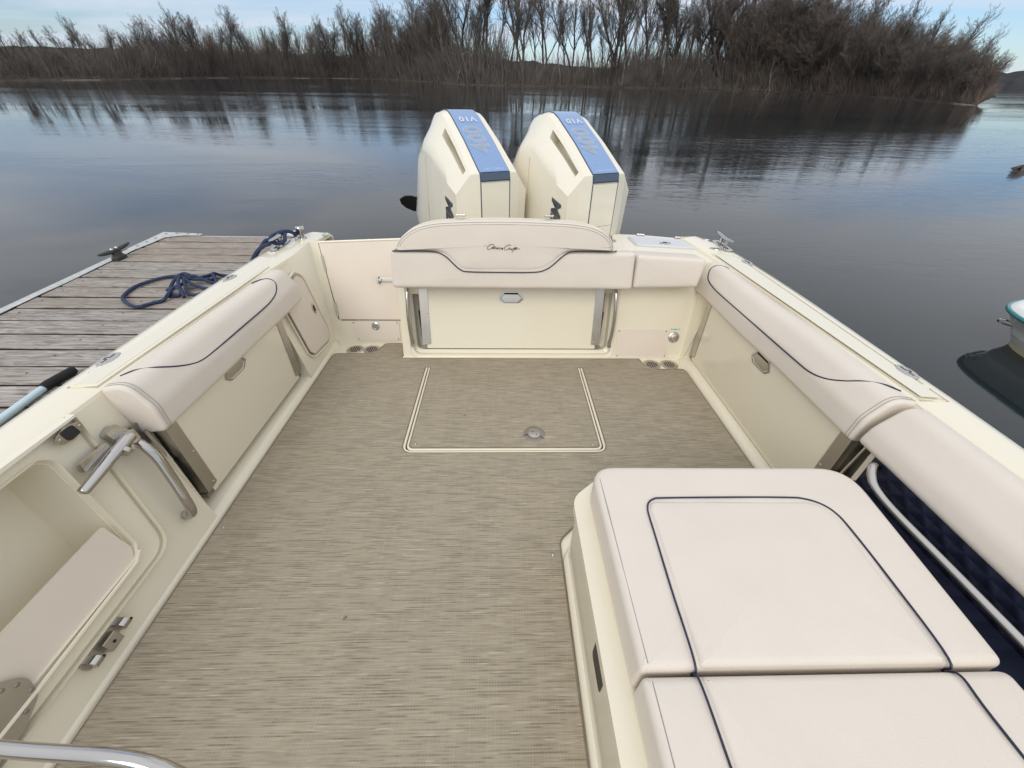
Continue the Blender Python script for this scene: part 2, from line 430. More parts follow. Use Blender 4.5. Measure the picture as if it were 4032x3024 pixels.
SHORE = smooth_path([(-190, 20, 0), (-120, 38, 0), (-78, 56, 0), (-68, 86, 0), (-72, 130, 0), (-48, 168, 0), (-24, 140, 0), (-7, 107, 0), (24, 110, 0), (46, 114, 0), (60, 102, 0), (62, 86, 0), (58.5, 66, 0), (54, 53, 0)], 8)
def at_shore(u):
    k = u * (len(SHORE) - 1); i = min(int(k), len(SHORE) - 2); return SHORE[i].lerp(SHORE[i + 1], k - i)
# low mud bank that follows the shoreline, then flat ground behind it
def outward(p):
    d = V((p.x, p.y - 10, 0)); return d.normalized()
bk = MB(); rings = []
for i, p in enumerate(SHORE):
    d = outward(p); far = 40 if i < len(SHORE) - 4 else 12
    rings.append([p - d * 1.0 + V((0, 0, -.35)), p + V((0, 0, .02 + .05 * noise.noise(p * .3))), p + d * .6 + V((0, 0, .16 + .14 * noise.noise(p * .7))), p + d * 3 + V((0, 0, .5)), p + d * 12 + V((0, 0, .7)), p + d * far + V((0, 0, .8))])
bk.loft(rings, False)
tag(bk.build('riverbank', 'bank_mud'), kind='structure')
sb = MB()
for (u, ln) in ((.22, 7), (.27, 5), (.30, 9), (.345, 6), (.37, 10), (.985, 5)):
    p = at_shore(u); q = at_shore(min(1, u + .012)); t = (q - p).normalized(); d = outward(p)
    pts = rpoly([(-ln / 2, -.3, .3), (ln / 2, -.4, .3), (ln / 2 - .4, .5, .3), (-ln / 2 + .6, .7, .3)])
    sb.pillow([V((a.x, a.y)) for a in pts], -.1, .05, .06, .03, fr(p - d * .5, t, d), cr=3)
tag(sb.build('sand_bar', 'sand_bar'), kind='structure')

def hill(name, pts, thick, seed):
    """far wooded ridge with an uneven tree-top line; pts = (x, y, height)"""
    h = MB(); path = smooth_path([(a, b, c) for a, b, c in pts], 40); rings = []
    for p in path:
        d = V((p.x, p.y, 0)).normalized(); q = V((p.x, p.y, 0)); row = []
        for k, (fd, fh) in enumerate(((0, 0), (.02, .45), (.12, .7), (.3, .88), (.55, 1.0), (1.0, .9))):
            jj = noise.fractal(V((p.x * .09, p.y * .09, k * 3.1 + seed)), .8, 2.1, 4) * p.z * .16 * (k > 0)
            row.append(q + d * (thick * fd) + V((0, 0, p.z * fh + jj - .3)))
        rings.append(row)
    h.loft(rings, False); return tag(h.build(name, 'hill_wood', ang=180), kind='structure')
hill('hill', [(-420, 120, 5), (-330, 210, 8), (-270, 300, 12), (-190, 380, 14), (-90, 420, 15), (0, 440, 14.5), (60, 440, 11), (120, 430, 8.5), (220, 400, 8)], 120, 1)
hill('hill', [(150, 420, 8), (300, 380, 11), (420, 300, 14), (560, 240, 17), (760, 120, 19)], 160, 5)

# ------------------------------------------------------------------ bare trees
def tree_mesh(seed, H, lean, style):
    rng = random.Random(seed); T = MB(); C = MB()
    def seg_tube(mb, pts, r0, r1, n):
        k = len(pts); mb.tube(pts, [r0 + (r1 - r0) * i / (k - 1) for i in range(k)], n, cap=False)
    def grow(p, d, Ln, r, lv):
        ns = (7, 5, 3, 2, 1)[lv]; pts = [p]; q = p
        for i in range(ns):
            w_ = (.10, .20, .26, .28, .2)[lv]
            d = (d + V((rng.gauss(0, w_), rng.gauss(0, w_), rng.gauss(0, w_ * .6) + (.03, .13, .16, .13, .08)[lv]))).normalized()
            q = q + d * (Ln / ns); pts.append(q)
        mb = T if lv <= 1 else C
        seg_tube(mb, pts, r, r * (.28 if lv < 3 else .5), (7, 5, 3, 3, 3)[lv])
        if lv >= 4: return
        nb = {'tall': (12, 7, 6, 3), 'bushy': (11, 7, 6, 4), 'slim': (10, 6, 5, 3)}[style][lv]
        lo = {'tall': .38, 'bushy': .12, 'slim': .45}[style] if lv == 0 else .2
        for i in range(nb):
            t = lo + (1 - lo) * (i + rng.random()) / nb; k = min(int(t * ns), ns - 1); f = t * ns - k
            bp_ = pts[k].lerp(pts[k + 1], f); ax = (pts[k + 1] - pts[k]).normalized()
            sd = ax.orthogonal().normalized(); sd.rotate(MX.Rotation(rng.uniform(0, 6.283), 3, ax))
            an = rng.uniform(.22, .60) if lv == 0 else rng.uniform(.28, .72)
            if style == 'bushy': an *= 1.2
            if style == 'slim': an *= .7
            nd = (ax * math.cos(an) + sd * math.sin(an)).normalized()
            cl_ = Ln * (1 - .5 * t) * rng.uniform(.42, .68) * {'tall': 1, 'bushy': 1.15, 'slim': .8}[style]
            grow(bp_, nd, cl_, max((.02, .014, .0115, .0095)[lv], r * (1 - .65 * t) * rng.uniform(.4, .6)), lv + 1)
    stems = {'tall': 1 + (seed % 3 == 0), 'bushy': 3, 'slim': 1}[style]
    for k in range(stems):
        a = rng.uniform(0, 6.28); tilt = (.05 if stems == 1 else .3) + lean
        d = V((math.cos(a) * tilt, math.sin(a) * tilt, 1)).normalized()
        grow(V((rng.uniform(-.2, .2) * (stems - 1), rng.uniform(-.2, .2) * (stems - 1), -.2)), d, H * rng.uniform(.85, 1) * (.92 if style != 'bushy' else .8), H * ({'tall': .0165, 'slim': .0125, 'bushy': .0095}[style]), 0)
    def mk(mb, nm, mt):
        me = bpy.data.meshes.new(nm); me.from_pydata(mb.v, [], mb.f); me.shade_smooth(); me.materials.append(MT[mt]); return me
    return mk(T, 'trunk', 'bark_pale' if style == 'slim' or (style == 'bushy' and seed % 3 == 0) else 'bark'), mk(C, 'crown', 'twig_red' if style == 'bushy' and seed % 2 else 'twig')
KIT = {'tall': [tree_mesh(10 + i, 10, .03 * i, 'tall') for i in range(6)], 'slim': [tree_mesh(30 + i, 10, .02 * i, 'slim') for i in range(4)], 'bushy': [tree_mesh(50 + i, 10, .05, 'bushy') for i in range(5)]}
def tree(name, p, h, style, label, group, rng, k=None, dark=False):
    t, c = KIT[style][k if k is not None else rng.randrange(len(KIT[style]))]
    o = bpy.data.objects.new(name, None); col.objects.link(o); o.empty_display_size = .5
    o.location = p; o.rotation_euler = (rng.gauss(0, .03), rng.gauss(0, .03), rng.uniform(0, 6.28)); s = h / 10; o.scale = (s * rng.uniform(.9, 1.15), s * rng.uniform(.9, 1.15), s)
    tag(o, label, 'tree', group)
    for nm, me in (('trunk', t), ('crown', c)):
        q = bpy.data.objects.new(nm, me); col.objects.link(q); q.parent = o
    return o
rg = random.Random(3)
def spot(x_src, depth_extra):
    """ground point on the bank behind the shoreline, for a compass bearing"""
    best = min(range(len(SHORE)), key=lambda i: abs(math.atan2(SHORE[i].x + .03, SHORE[i].y) - x_src) + (SHORE[i].y < 30) * 9)
    a = SHORE[best]; return a, outward(a), best
def place(u, back): p = at_shore(u); d = outward(p); return p + d * back + V((0, 0, .25 + min(.5, back * .1)))
def H_of(u):
    tab = ((0, 3), (.15, 3.4), (.19, 4.4), (.23, 6.2), (.27, 9), (.31, 12), (.385, 16), (.46, 15), (.53, 15.5), (.60, 18.5), (.70, 19), (.77, 16.5), (.846, 11.6), (.923, 7.4), (1.0, 3.8))
    for (a, x), (b, y) in zip(tab, tab[1:]):
        if a <= u <= b: return x + (y - x) * (u - a) / (b - a)
    return 5
def ordinal(k): return '%d%s' % (k, 'th' if 10 <= k % 100 <= 20 else {1: 'st', 2: 'nd', 3: 'rd'}.get(k % 10, 'th'))
def stand(n, u0, u1, backs, pick, hmul, kinds):
    """a stand of single trees; labels count them from the left within their kind"""
    made = {}
    for i in range(n):
        u = u0 + (u1 - u0) * (i + rg.random()) / n; p = place(u, rg.choice(backs)); kd = pick(i); st = kinds[kd][0]
        o = tree('bare_tree', p, H_of(u) * hmul(kd), st, None, kinds[kd][2], rg); made.setdefault(kd, []).append((math.atan2(p.x + .03, p.y), o))
    for kd, l in made.items():
        for k, (_, o) in enumerate(sorted(l, key=lambda q: q[0])): tag(o, kinds[kd][1] % ordinal(k + 1), 'tree')
stand(112, .10, .50, (.8, 1.5, 3, 4, 7, 11, 16), lambda i: 't' if i % 8 == 4 else ('a' if i % 4 else 'b'), lambda k: {'t': rg.uniform(1.02, 1.2), 'a': rg.uniform(.72, 1.03), 'b': rg.uniform(.65, .92)}[k],
      {'t': ('tall', 'tall bare tree rising above the left bank thicket, %s from the left', 'tall trees on the left bank'),
       'a': ('tall', 'grey bare tree in the left bank thicket, %s of its kind from the left', 'grey trees on the left bank'),
       'b': ('bushy', 'bushy bare tree in the left bank thicket, %s from the left', 'bushy trees on the left bank')})
stand(74, .495, .74, (.6, 1.2, 2, 3, 6, 10), lambda i: 's' if i % 3 == 0 else 'd', lambda k: rg.uniform(.70, 1.2),
      {'s': ('slim', 'slender pale-trunked tree behind the motors, %s from the left', 'slender trees in the middle of the far shore'),
       'd': ('tall', 'tall dark bare tree behind the motors, %s from the left', 'tall dark trees in the middle of the far shore')})
stand(82, .715, .995, (.6, 1.2, 2.5, 4, 7), lambda i: 'p' if i % 4 == 0 else 'q', lambda k: rg.uniform(.85, 1.12) if k == 'p' else rg.uniform(.66, 1.0),
      {'p': ('tall', 'tall bare tree on the wooded point at right, %s from the left', 'tall trees on the right point'),
       'q': ('bushy', 'bushy brown tree on the wooded point at right, %s from the left', 'bushy trees on the right point')})
# undergrowth that reads as one mass
def thicket(name, u0, u1, cnt, hs, mt, depth, label):
    b = MB(); r = random.Random(int(u0 * 1000) + cnt)
    for i in range(cnt):
        u = r.uniform(u0, u1); back = r.uniform(.3, depth); p = place(u, back) - V((0, 0, .3)); h = H_of(u) * hs * r.uniform(.35, 1.0) * (1 - .3 * (back < 1.2))
        d = V((r.gauss(0, .28), r.gauss(0, .28), 1)).normalized(); q = p + d * h * .55; d2 = (d + V((r.gauss(0, .25), r.gauss(0, .25), .1))).normalized(); e = q + d2 * h * .45
        s = outward(p).cross(V((0, 0, 1))); w0 = .011 * h ** .5 + .012
        b.add([p - s * w0, p + s * w0, q - s * w0 * .8, q + s * w0 * .8, e], [(0, 1, 3, 2), (2, 3, 4)])
        for k in range(3):
            t = r.uniform(.2, .95); a = p.lerp(q, t); dd = (d + V((r.gauss(0, .6), r.gauss(0, .6), r.uniform(0, .5)))).normalized(); f = a + dd * h * r.uniform(.2, .45)
            b.add([a - V((0, 0, w0)), a + V((0, 0, w0)) + s * .01, f], [(0, 1, 2)])
    o = b.build(name, mt, smooth=False); tag(o, label, 'brush', kind='stuff'); return o
thicket('undergrowth', .08, .34, 6500, .66, 'twig', 12, 'dark leafless brush massed along the left bank')
thicket('undergrowth', .10, .36, 6000, 1.0, 'twig', 22, 'fine grey twigs of the far wood behind the left bank')
thicket('undergrowth', .50, .70, 2400, .42, 'twig', 14, 'thin grey brush between the slender trunks behind the motors')
thicket('undergrowth', .36, .56, 4200, .80, 'twig', 22, 'fine grey twigs of the far wood left of the motors')
thicket('undergrowth', .62, .80, 3000, .60, 'twig', 12, 'brown brush where the slender trees meet the wooded point')
thicket('undergrowth', .34, .52, 6000, .48, 'twig', 14, 'dark leafless brush under the trees left of the motors')
thicket('undergrowth', .52, .74, 3800, .22, 'twig', 10, 'low leafless brush at the foot of the slender trees')
thicket('undergrowth', .72, 1.0, 7000, .56, 'twig_red', 7, 'dense reddish-brown leafless brush on the wooded point')

# ================================================================== THE BOAT (own frame: x across, y aft, z up from the sole)
boat = empty('motor_boat', 'cream motor boat whose open cockpit fills the foreground, moored beside the wooden dock', 'boat')
def screw(parent, m, a, b, c=0., r=.006, mt='chrome', name='screw'):
    return MB().dome(r, r * .5, lambda x, y, z: m(a + x, b + y, c + z), 8).build(name, mt, parent)

GZ = lambda y: .605 + .012 * max(0, min(2.9, y)) + .006 * max(0, y - 1.6)      # gunwale height
def GO(y):                                                                      # half-beam at the gunwale
    for (a, p), (b, q) in zip(GOT, GOT[1:]):
        if a <= y <= b: t = (y - a) / (b - a); t = t * t * (3 - 2 * t); return p + (q - p) * t
    return GOT[-1][1]
GOT = ((-3, 1.42), (-.6, 1.475), (.5, 1.505), (1.2, 1.53), (1.9, 1.54), (2.45, 1.525), (2.7, 1.49), (2.86, 1.42))
def GI(y): return 1.355 if y < 1.9 else 1.355 - .1 * (y - 1.9)
YS = [-1.6, -.9, -.3, .2, .6, 1.0, 1.4, 1.8, 2.1, 2.3, 2.45, 2.58, 2.7, 2.8, 2.86]

hull = MB()
for s in (-1, 1):
    rings = []
    for y in YS:
        o = GO(y); z = GZ(y)
        rings.append([(s * o, y, z - .028), (s * (o + .004), y, z - .06), (s * (o + .018), y, z - .10), (s * (o + .018), y, z - .14), (s * (o - .01), y, z - .15), (s * (o - .06), y, .0), (s * (o - .16), y, -.42), (0, y, -.75)])
    hull.loft(rings, False)
hull.add([(-1.42, 2.86, .62), (-1.33, 2.86, -.1), (0, 2.86, -.7), (1.33, 2.86, -.1), (1.42, 2.86, .62), (1.16, 2.86, .62), (.80, 2.86, .5), (-.72, 2.86, .1), (-1.2, 2.86, .1), (-1.24, 2.86, .62)], [(0, 1, 8, 9), (1, 2, 7, 8), (2, 3, 6, 7), (3, 4, 5, 6)])
hull.build('hull', 'gelcoat', boat)

def gunwale(s):
    g = MB(); rings = []
    for y in YS:
        o = GO(y); z = GZ(y); i = GI(y)
        prof = [(i - .002, z - .03), (i - .001, z - .022), (i, z - .014), (i + .004, z - .005), (i + .014, z), (o - .05, z + .001), (o - .022, z - .002), (o - .006, z - .012), (o, z - .03)]
        rings.append([(s * a, y, b) for a, b in prof])
    g.loft(rings, False)
    # rounded aft end
    y = YS[-1]; e = rings[-1]; g.add(e + [(p[0] * .99, y + .02, p[2] - .02) for p in e] + [(p[0] * .99, y + .03, .2) for p in e], [(k, k + 1, k + 10, k + 9) for k in range(8)] + [(k + 9, k + 10, k + 19, k + 18) for k in range(8)])
    return g.build('gunwale', 'gelcoat', boat)
gl, gr_ = gunwale(-1), gunwale(1)

def lid(s, y0, y1, hinges):
    """flush coaming lid on the gunwale: raised grip panel with oval hinges"""
    m = lambda a, b, c=0.: V((s * b, a, GZ(a) + c + .0015))
    ys = [y0 + (y1 - y0) * k / 8 for k in range(9)]
    def ring(d0, d1): return [(y0 + .0, GI(y0) + .022)]
    outl = rpoly([(y0, 1.374), (y1, GI(y1) + .019), (y1 - .02, 1.44, .02), (y1 - .1, 1.462, .03), (y0 + .08, 1.462, .03), (y0 - .01, 1.462, .012)], 5)
    p = MB().slab(outl, 0, .0052, m=m); pn = p.build('coaming_lid', 'gelcoat', boat, bev=.002)
    q = MB().slab(inset(outl, .013 if s < 0 else .013), .0050, .0066, m=m); q.build('grip_panel', 'gelcoat_grip', pn)
    # shallow groove just outboard of the lid
    q = MB().tube([m(y, 1.4655, .0005) for y in (y0 - .01, (y0 + y1) / 2, y1 - .1)], .0022, 6); q.build('lid_seam', 'seam', pn)
    q = MB().tube([m(y0 - .0035, x, .0005) for x in (1.372, 1.42, 1.4655)], .0018, 6); q.build('lid_seam', 'seam', pn)
    for hy in hinges:
        hm = lambda a, b, c: m(hy + a, 1.463 + b, c + .005)
        h = MB().lathe([(1, -.004), (1, .0015), (.93, .004), (.2, .0042)], hm, 28, sx=.046, sy=.026); ho = h.build('hinge', 'chrome', pn)
        MB().tube([hm(-.03, 0, .0045), hm(-.006, 0, .0045), hm(-.006, .012, .0045), hm(.006, .012, .0045), hm(.006, 0, .0045), hm(.03, 0, .0045)], .0012, 5).build('hinge_gap', 'black', ho)
        for a in (-.026, .026):
            for b in (-.011, .011): screw(ho, lambda x, y_, z: hm(x, y_, z), a, b, .0038, .004, 'steel')
lid(-1, 1.055, 2.17, (1.212, 1.99)); lid(1, .985, 2.47, (1.143, 2.30))

# ---- sole with the slit of the floor hatch
def ushape(w, xl=-.513, xr=.482, y0=1.353, y1=2.094, r=.045):
    return rpoly([(xl - w, y1), (xl - w, y0 - w, r + w), (xr + w, y0 - w, r + w), (xr + w, y1), (xr - w, y1), (xr - w, y0 + w, max(.01, r - w)), (xl + w, y0 + w, max(.01, r - w)), (xl + w, y1)], 7)
sole = MB().slab([(-1.30, -1.5), (1.30, -1.5), (1.30, 2.5), (-1.30, 2.5)], -.03, 0, [ushape(.0035)]).build('cockpit_sole', 'gelcoat', boat)
for d in (-.0095, .0095):
    pth = rpoly([(-.513 - d, 2.094), (-.513 - d, 1.353 - d, .045 + d), (.482 + d, 1.353 - d, .045 + d), (.482 + d, 2.094)], 8)
    MB().tube([(p.x, p.y, .002) for p in pth], .0062, 8).build('hatch_rim', 'gelcoat', sole)

# ---- woven floor mat (snaps in, lifts out)
mo = rpoly([(-1.172, -.9), (-1.178, 2.262, .03), (-.955, 2.266, .05), (-.893, 2.305, .03), (-.862, 2.40, .03), (-.712, 2.405, .012), (-.703, 2.205, .01), (.75, 2.205, .0), (.905, 2.205, .01), (.915, 2.135, .04), (.975, 2.080, .05), (1.172, 2.082, .03), (1.178, .985, .02), (.33, .985, .06), (.197, .86, .06), (.192, -.9)], 6)
mat = MB().slab(mo, .0015, .0085, [ushape(.0165)]); mat = mat.build('floor_mat', 'woven_mat', org=(0, 1.2, 0))
mat.matrix_world = B @ MX.Translation((0, 1.2, 0)); tag(mat, 'beige woven vinyl mat covering the cockpit sole', 'floor mat')
MOFF = fr((0, -1.2, 0), (1, 0, 0), (0, 1, 0))
bind = MB(); bind.tube([MOFF(p.x, p.y, .006) for p in mo], .0042, 6, True); bind.tube([MOFF(p.x, p.y, .006) for p in ushape(.018)], .0038, 6, True)
bind.build('binding', 'mat_edge', mat)
for a, b in ((-.468, 1.397), (.432, 1.39), (-1.15, 2.235), (-.80, 2.385), (.02, 2.18), (.87, 2.185), (1.15, 2.055), (-1.15, .93), (1.15, 1.2), (.165, .80), (-1.15, 1.6)):
    screw(mat, MOFF, a, b, .0085, .0075 if b < 1.4 and abs(a) < .5 else .0065, 'chrome', 'snap')
for k, (x, y, lb_) in enumerate(((-.553, .585, 'dark seed husk lying on the mat left of the lounge'), (-.238, 1.615, 'curled leaf scrap on the floor hatch mat'))):
    q = MB().pillow(rpoly([(-.007, -.002, .002), (.005, -.004, .002), (.008, .003, .002), (-.004, .004, .002)], 3), 0, .003, .001, .001, fr((0, 0, 0), (.8, .6, 0), (-.6, .8, 0)), seg=2, cr=3).build('leaf_scrap', 'mat_edge')
    q.matrix_world = B @ MX.Translation((x, y, .0087)); tag(q, lb_, 'debris')
# hatch latch, set in the mat
lm = lambda x, y, z=0.: V((.138 + x, 1.468 + y, z))
lt = MB().lathe([(.057, 0), (.057, .0095), (.052, .0105), (.034, .0085), (.034, .006), (.002, .006)], lm, 30).build('hatch_latch', 'latch_steel', sole)
MB().lathe([(.031, .006), (.031, .0125), (.028, .0135), (.002, .0135)], lm, 26).build('latch_disc', 'steel', lt)
for a, b in ((-.008, .011), (.011, -.009)): MB().lathe([(.0035, .0132), (.0035, .0142), (.001, .0142)], lambda x, y, z: lm(a + x, b + y, z), 8).build('pin_hole', 'black', lt)
MB().tube([lm(-.056, -.012, .0105), lm(-.034, -.006, .0105)], .0018, 5).build('slot', 'black', lt)
MB().tube([lm(.03, -.02, .0105), lm(.045, -.036, .0105)], .0018, 5).build('slot', 'black', lt)

# ---- side liners: curb, recess boxes, fore and aft wall pieces
def quadstrip(mb, rows): mb.loft(rows, False)
def side_liner(s, y0, y1, zt):
    """curb along the sole and the recess behind a fold-down seat"""
    w_ = MB()
    prof = [(1.183, -.012), (1.186, .004), (1.193, .014), (1.206, .026), (1.216, .031), (1.335, .034)]
    w_.loft([[(s * a, y, b) for a, b in prof] for y in ((-.9, y0, 2.2 if s > 0 else 2.40))], False)
    # recess box
    w_.add([(s * 1.335, y0 - .03, .03), (s * 1.335, y1, .03), (s * 1.345, y1, zt), (s * 1.345, y0 - .03, zt)], [(0, 1, 2, 3)])
    for yy in (y0, y1): w_.add([(s * 1.20, yy, .01), (s * 1.34, yy, .01), (s * 1.345, yy + (.06 if yy == y0 and s < 0 else 0), zt), (s * 1.285, yy + (.06 if yy == y0 and s < 0 else 0), zt)], [(0, 1, 2, 3)])
    return w_
L0, L1, R0, R1 = .975, 1.955, .90, 2.192
w_ = side_liner(-1, L0, L1, .5)
# left wall aft of the seat recess (ruled from sole to gunwale)
w_.add([(-1.198, L1, .008), (-1.205, 2.405, .008), (-1.288, 2.585, .66), (-1.33, 2.15, .605), (-1.30, L1, .5), (-1.345, L1, .61)], [(0, 1, 2, 3, 5, 4)])
w_.loft([[(-1.205, 2.405, .0), (-1.288, 2.585, .66)], [(-1.19, 2.415, .0), (-1.262, 2.60, .66)], [(-1.163, 2.42, 0), (-1.228, 2.61, .66)]], False)
# left wall forward of the recess
_wl = fr((-1.192, 0, 0), (0, 1, 0), (-.267, 0, 1))
w_.slab([V(q) for q in ((-.9, .012), (L0, .012), (L0 + .075, .517), (1.06, .625), (-.9, .625))], -.004, 0, [inset(rpoly([(-.6, .195), (.706, .186, .045), (.735, .22, .02), (.792, .565, .035), (.765, .592, .02), (-.6, .59)], 6), .009)], m=_wl)
w_.add([(-1.32, L0 + .075, .5), (-1.33, L1, .5), (-1.353, L1, .61), (-1.353, 1.06, .61)], [(0, 1, 2, 3)])
w_.build('side_liner', 'gelcoat', boat, ang=30)
w_ = side_liner(1, R0, R1, .5)
w_.add([(1.198, R1, .008), (1.19, 2.235, .008), (1.25, 2.36, .52), (1.285, R1, .5)], [(0, 1, 2, 3)])
w_.add([(1.28, R0, .5), (1.285, 2.4, .5), (1.34, 2.4, .61), (1.353, R0, .61)], [(0, 1, 2, 3)])
w_.add([(1.235, -.9, .2), (1.235, R0, .2), (1.235, R0, .47), (1.235, -.9, .47)], [(0, 1, 2, 3)])
w_.add([(1.20, .86, .02), (1.20, R0, .012), (1.252, R0, .465), (1.252, .86, .465)], [(0, 1, 2, 3)])
w_.build('side_liner', 'gelcoat', boat, ang=30)

# ---- transom bulkhead, raked aft
TM = fr((0, 2.22, 0), (1, 0, 0), (0, .27, 1))             # n points into the cockpit
hole = rpoly([(-.637, .56), (-.625, .03, .05), (.705, .03, .05), (.717, .56)], 7)
tb = MB().slab([(-.695, .0), (1.215, .0), (1.255, .64), (-.695, .64)], -.03, 0, [hole], m=TM)
tb.box(-.68, .76, .0, .6, -.14, -.12, TM)
rec = rpoly([(-.62, .60), (-.608, .052, .04), (.688, .052, .04), (.70, .60)], 7)
tb.loft([[TM(p.x, p.y, -.03) for p in hole], [TM(p.x, p.y, -.045) for p in rec], [TM(p.x, p.y, -.12) for p in rec]], True, False)
tb.add([(-.695, 2.22, 0), (-.695, 2.45, 0), (-.695, 2.62, .64), (-.695, 2.39, .64)], [(0, 1, 2, 3)])
rim = rpoly([(-.652, .52), (-.645, .012, .06), (.722, .012, .06), (.732, .52)], 7)
tb.tube([TM(p.x, p.y, .001) for p in rim], .006, 7)
tb.box(-.70, 1.2, -.005, .012, -.01, .012, TM)
bulk = tb.build('transom_bulkhead', 'gelcoat', boat, ang=40)
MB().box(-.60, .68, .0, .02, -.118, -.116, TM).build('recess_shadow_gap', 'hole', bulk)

# transom deck, aft corner on the right, and the motor well sides
dk = rpoly([(-.70, 2.36), (.78, 2.40), (1.30, 2.36), (1.36, 2.42), (1.44, 2.60), (1.46, 2.70, .05), (1.40, 2.86, .1), (1.05, 2.965, .1), (.80, 3.0, .06), (.72, 2.62, .05), (-.62, 2.62, .05), (-.66, 2.93, .04), (-.74, 2.93, .04)], 7)
d = MB().slab(dk, .40, .623); deck = d.build('transom_deck', 'gelcoat', boat, bev=.012, seg=3)
MB().slab(rpoly([(.725, 2.64, .02), (.80, 2.64, .01), (.86, 2.93, .02), (.80, 2.96, .03)], 5), .6235, .6245).build('grip_panel', 'gelcoat_grip', deck)
# small deck hatch on the aft corner
hl = rpoly([(.895, 2.69, .04), (1.32, 2.615, .03), (1.345, 2.645, .02), (1.318, 2.82, .05), (.975, 2.915, .05), (.885, 2.905, .03)], 6)
hh = MB().slab(hl, .6236, .628); hh = hh.build('deck_hatch', 'lid_grey', boat, bev=.0015)
MB().slab(inset(hl, .018), .6275, .6315).build('hatch_lid', 'lid_grey', hh, bev=.001)
rimp = inset(hl, .009); MB().tube([(p.x, p.y, .629) for p in rimp], .006, 7, True).build('hatch_frame', 'lid_grey', hh)
MB().lathe([(1, .631), (.98, .635), (.7, .637), (.3, .636)], lambda x, y, z: V((1.11 + x, 2.735 + y, z)), 24, sx=.040, sy=.026).build('latch', 'chrome', hh)
MB().lathe([(1, .636), (.9, .6385), (.2, .6385)], lambda x, y, z: V((1.108 + x, 2.737 + y, z)), 16, sx=.016, sy=.011).build('latch_slot', 'black', hh)
for hx, hy in ((.995, 2.935), (1.258, 2.868)):
    h = MB(); fm = fr((hx, hy, .631), (1, -.25, 0), (.25, 1, 0))
    for k in (-1, 0, 1): h.tube([fm(k * .018 - .008, 0, .006), fm(k * .018 + .008, 0, .006)], .006, 8)
    h.box(-.028, .028, -.022, .0, .0, .004, fm); h.box(-.028, .028, .0, .018, -.004, .003, fm)
    h.build('hinge', 'steel', hh)
def oval(name, x, y, z, a, b, rot=0., mt='chrome', slot=True):
    fm = fr((x, y, z), (math.cos(rot), math.sin(rot), 0), (-math.sin(rot), math.cos(rot), 0))
    o = MB().lathe([(1, -.003), (1, .002), (.92, .0045), (.3, .005)], fm if 0 else (lambda p, q, r: fm(p * 1, q * 1, r)), 26, sx=a, sy=b).build(name, mt, boat)
    if slot: MB().lathe([(1, .0046), (.9, .006), (.2, .006)], fm, 14, sx=a * .45, sy=b * .4).build('slot', 'dark_metal', o)
    return o
oval('fuel_filler', 1.395, 2.575, GZ(2.57), .040, .022, -.5)
oval('vent_plate', 1.425, 2.79, GZ(2.7), .024, .016, -.5, slot=False)
oval('deck_light', .755, 2.80, .625, .036, .026, 1.2)

def cleat(parent, o, ux, z, L_=.125, mt='chrome'):
    u = V(ux).normalized(); v = V((-u.y, u.x, 0)); fm = fr((o[0], o[1], z), u, v)
    c = empty_part('cleat', parent)
    MB().slab(rpoly([(-.125, -.028, .026), (.125, -.028, .026), (.125, .028, .026), (-.125, .028, .026)], 6), 0, .006, [rpoly([(-.09, -.013, .012), (.09, -.013, .012), (.09, .013, .012), (-.09, .013, .012)], 5)], m=fm).build('base', mt, c, bev=.0015)
    for k in (-.045, .045): MB().tube([fm(k, 0, -.004), fm(k * .9, 0, .05)], .010, 10).build('post', mt, c)
    n_ = 13; pts = [fm(-L_ + 2 * L_ * i / (n_ - 1), 0, .054 + .010 * ((i - 6) / 6) ** 2) for i in range(n_)]
    MB().tube(pts, [.006 + .010 * (1 - ((i - 6) / 6) ** 2) ** .6 for i in range(n_)], 10, flat=.75).build('horn', mt, c)
    return c
def empty_part(name, parent):
    o = bpy.data.objects.new(name, None); col.objects.link(o); o.parent = parent; o.empty_display_size = .05; return o
cleat(boat, (1.468, 2.64), (-.06, -1, 0), GZ(2.6) + .001)
cleat(boat, (-1.462, 2.56), (-.10, 1, 0), GZ(2.55) + .001)
# line post on the left quarter
lp = MB().lathe([(.028, 0), (.026, .006), (.016, .010), (.015, .055), (.024, .060), (.030, .070), (.026, .077), (.002, .080)], lambda x, y, z: V((-1.385 + x, 2.715 + y, GZ(2.7) + z)), 20).build('line_post', 'chrome', boat)
st_ = MB().slab(rpoly([(-1.30, 2.79, .01), (-1.255, 2.775, .01), (-1.25, 2.83, .01), (-1.295, 2.845, .01)], 4), GZ(2.8) + .0005, GZ(2.8) + .0012).build('capacity_sticker', 'label_green', boat)
for k in range(4):
    MB().box(-1.288, -1.262, 2.787 + .012 * k, 2.791 + .012 * k, GZ(2.8) + .0012, GZ(2.8) + .0016).build('printed_line', 'label_ink', st_)

# ---- transom door and panels on the left quarter
DM = fr((0, 2.40, 0), (1, 0, 0), (0, .28, 1))
al = MB().box(-1.215, -.69, -.01, .17, -.03, -.002, DM); al.box(-1.24, -1.155, .0, .665, -.03, -.003, DM); alo = al.build('door_sill', 'gelcoat', boat)
dr = MB().slab(rpoly([(-1.161, .180, .006), (-.69, .180, .006), (-.69, .70, .006), (-1.224, .676, .006)], 3), -.026, .004, m=DM)
door = dr.build('transom_door', 'board', boat, bev=.003)
MB().slab([(-.69, .7005), (-1.2235, .6765), (-1.2235, .69), (-.69, .714)], -.030, .006, m=DM).build('top_rail', 'gelcoat', door, bev=.004)
for a0, b0, a1, b1 in ((-1.214, .60, -1.204, .505), (-1.176, .295, -1.168, .205)):
    MB().tube([DM(a0, b0, .006), DM(a1, b1, .006)], .0075, 8).build('hinge', 'steel', door, bev=0)
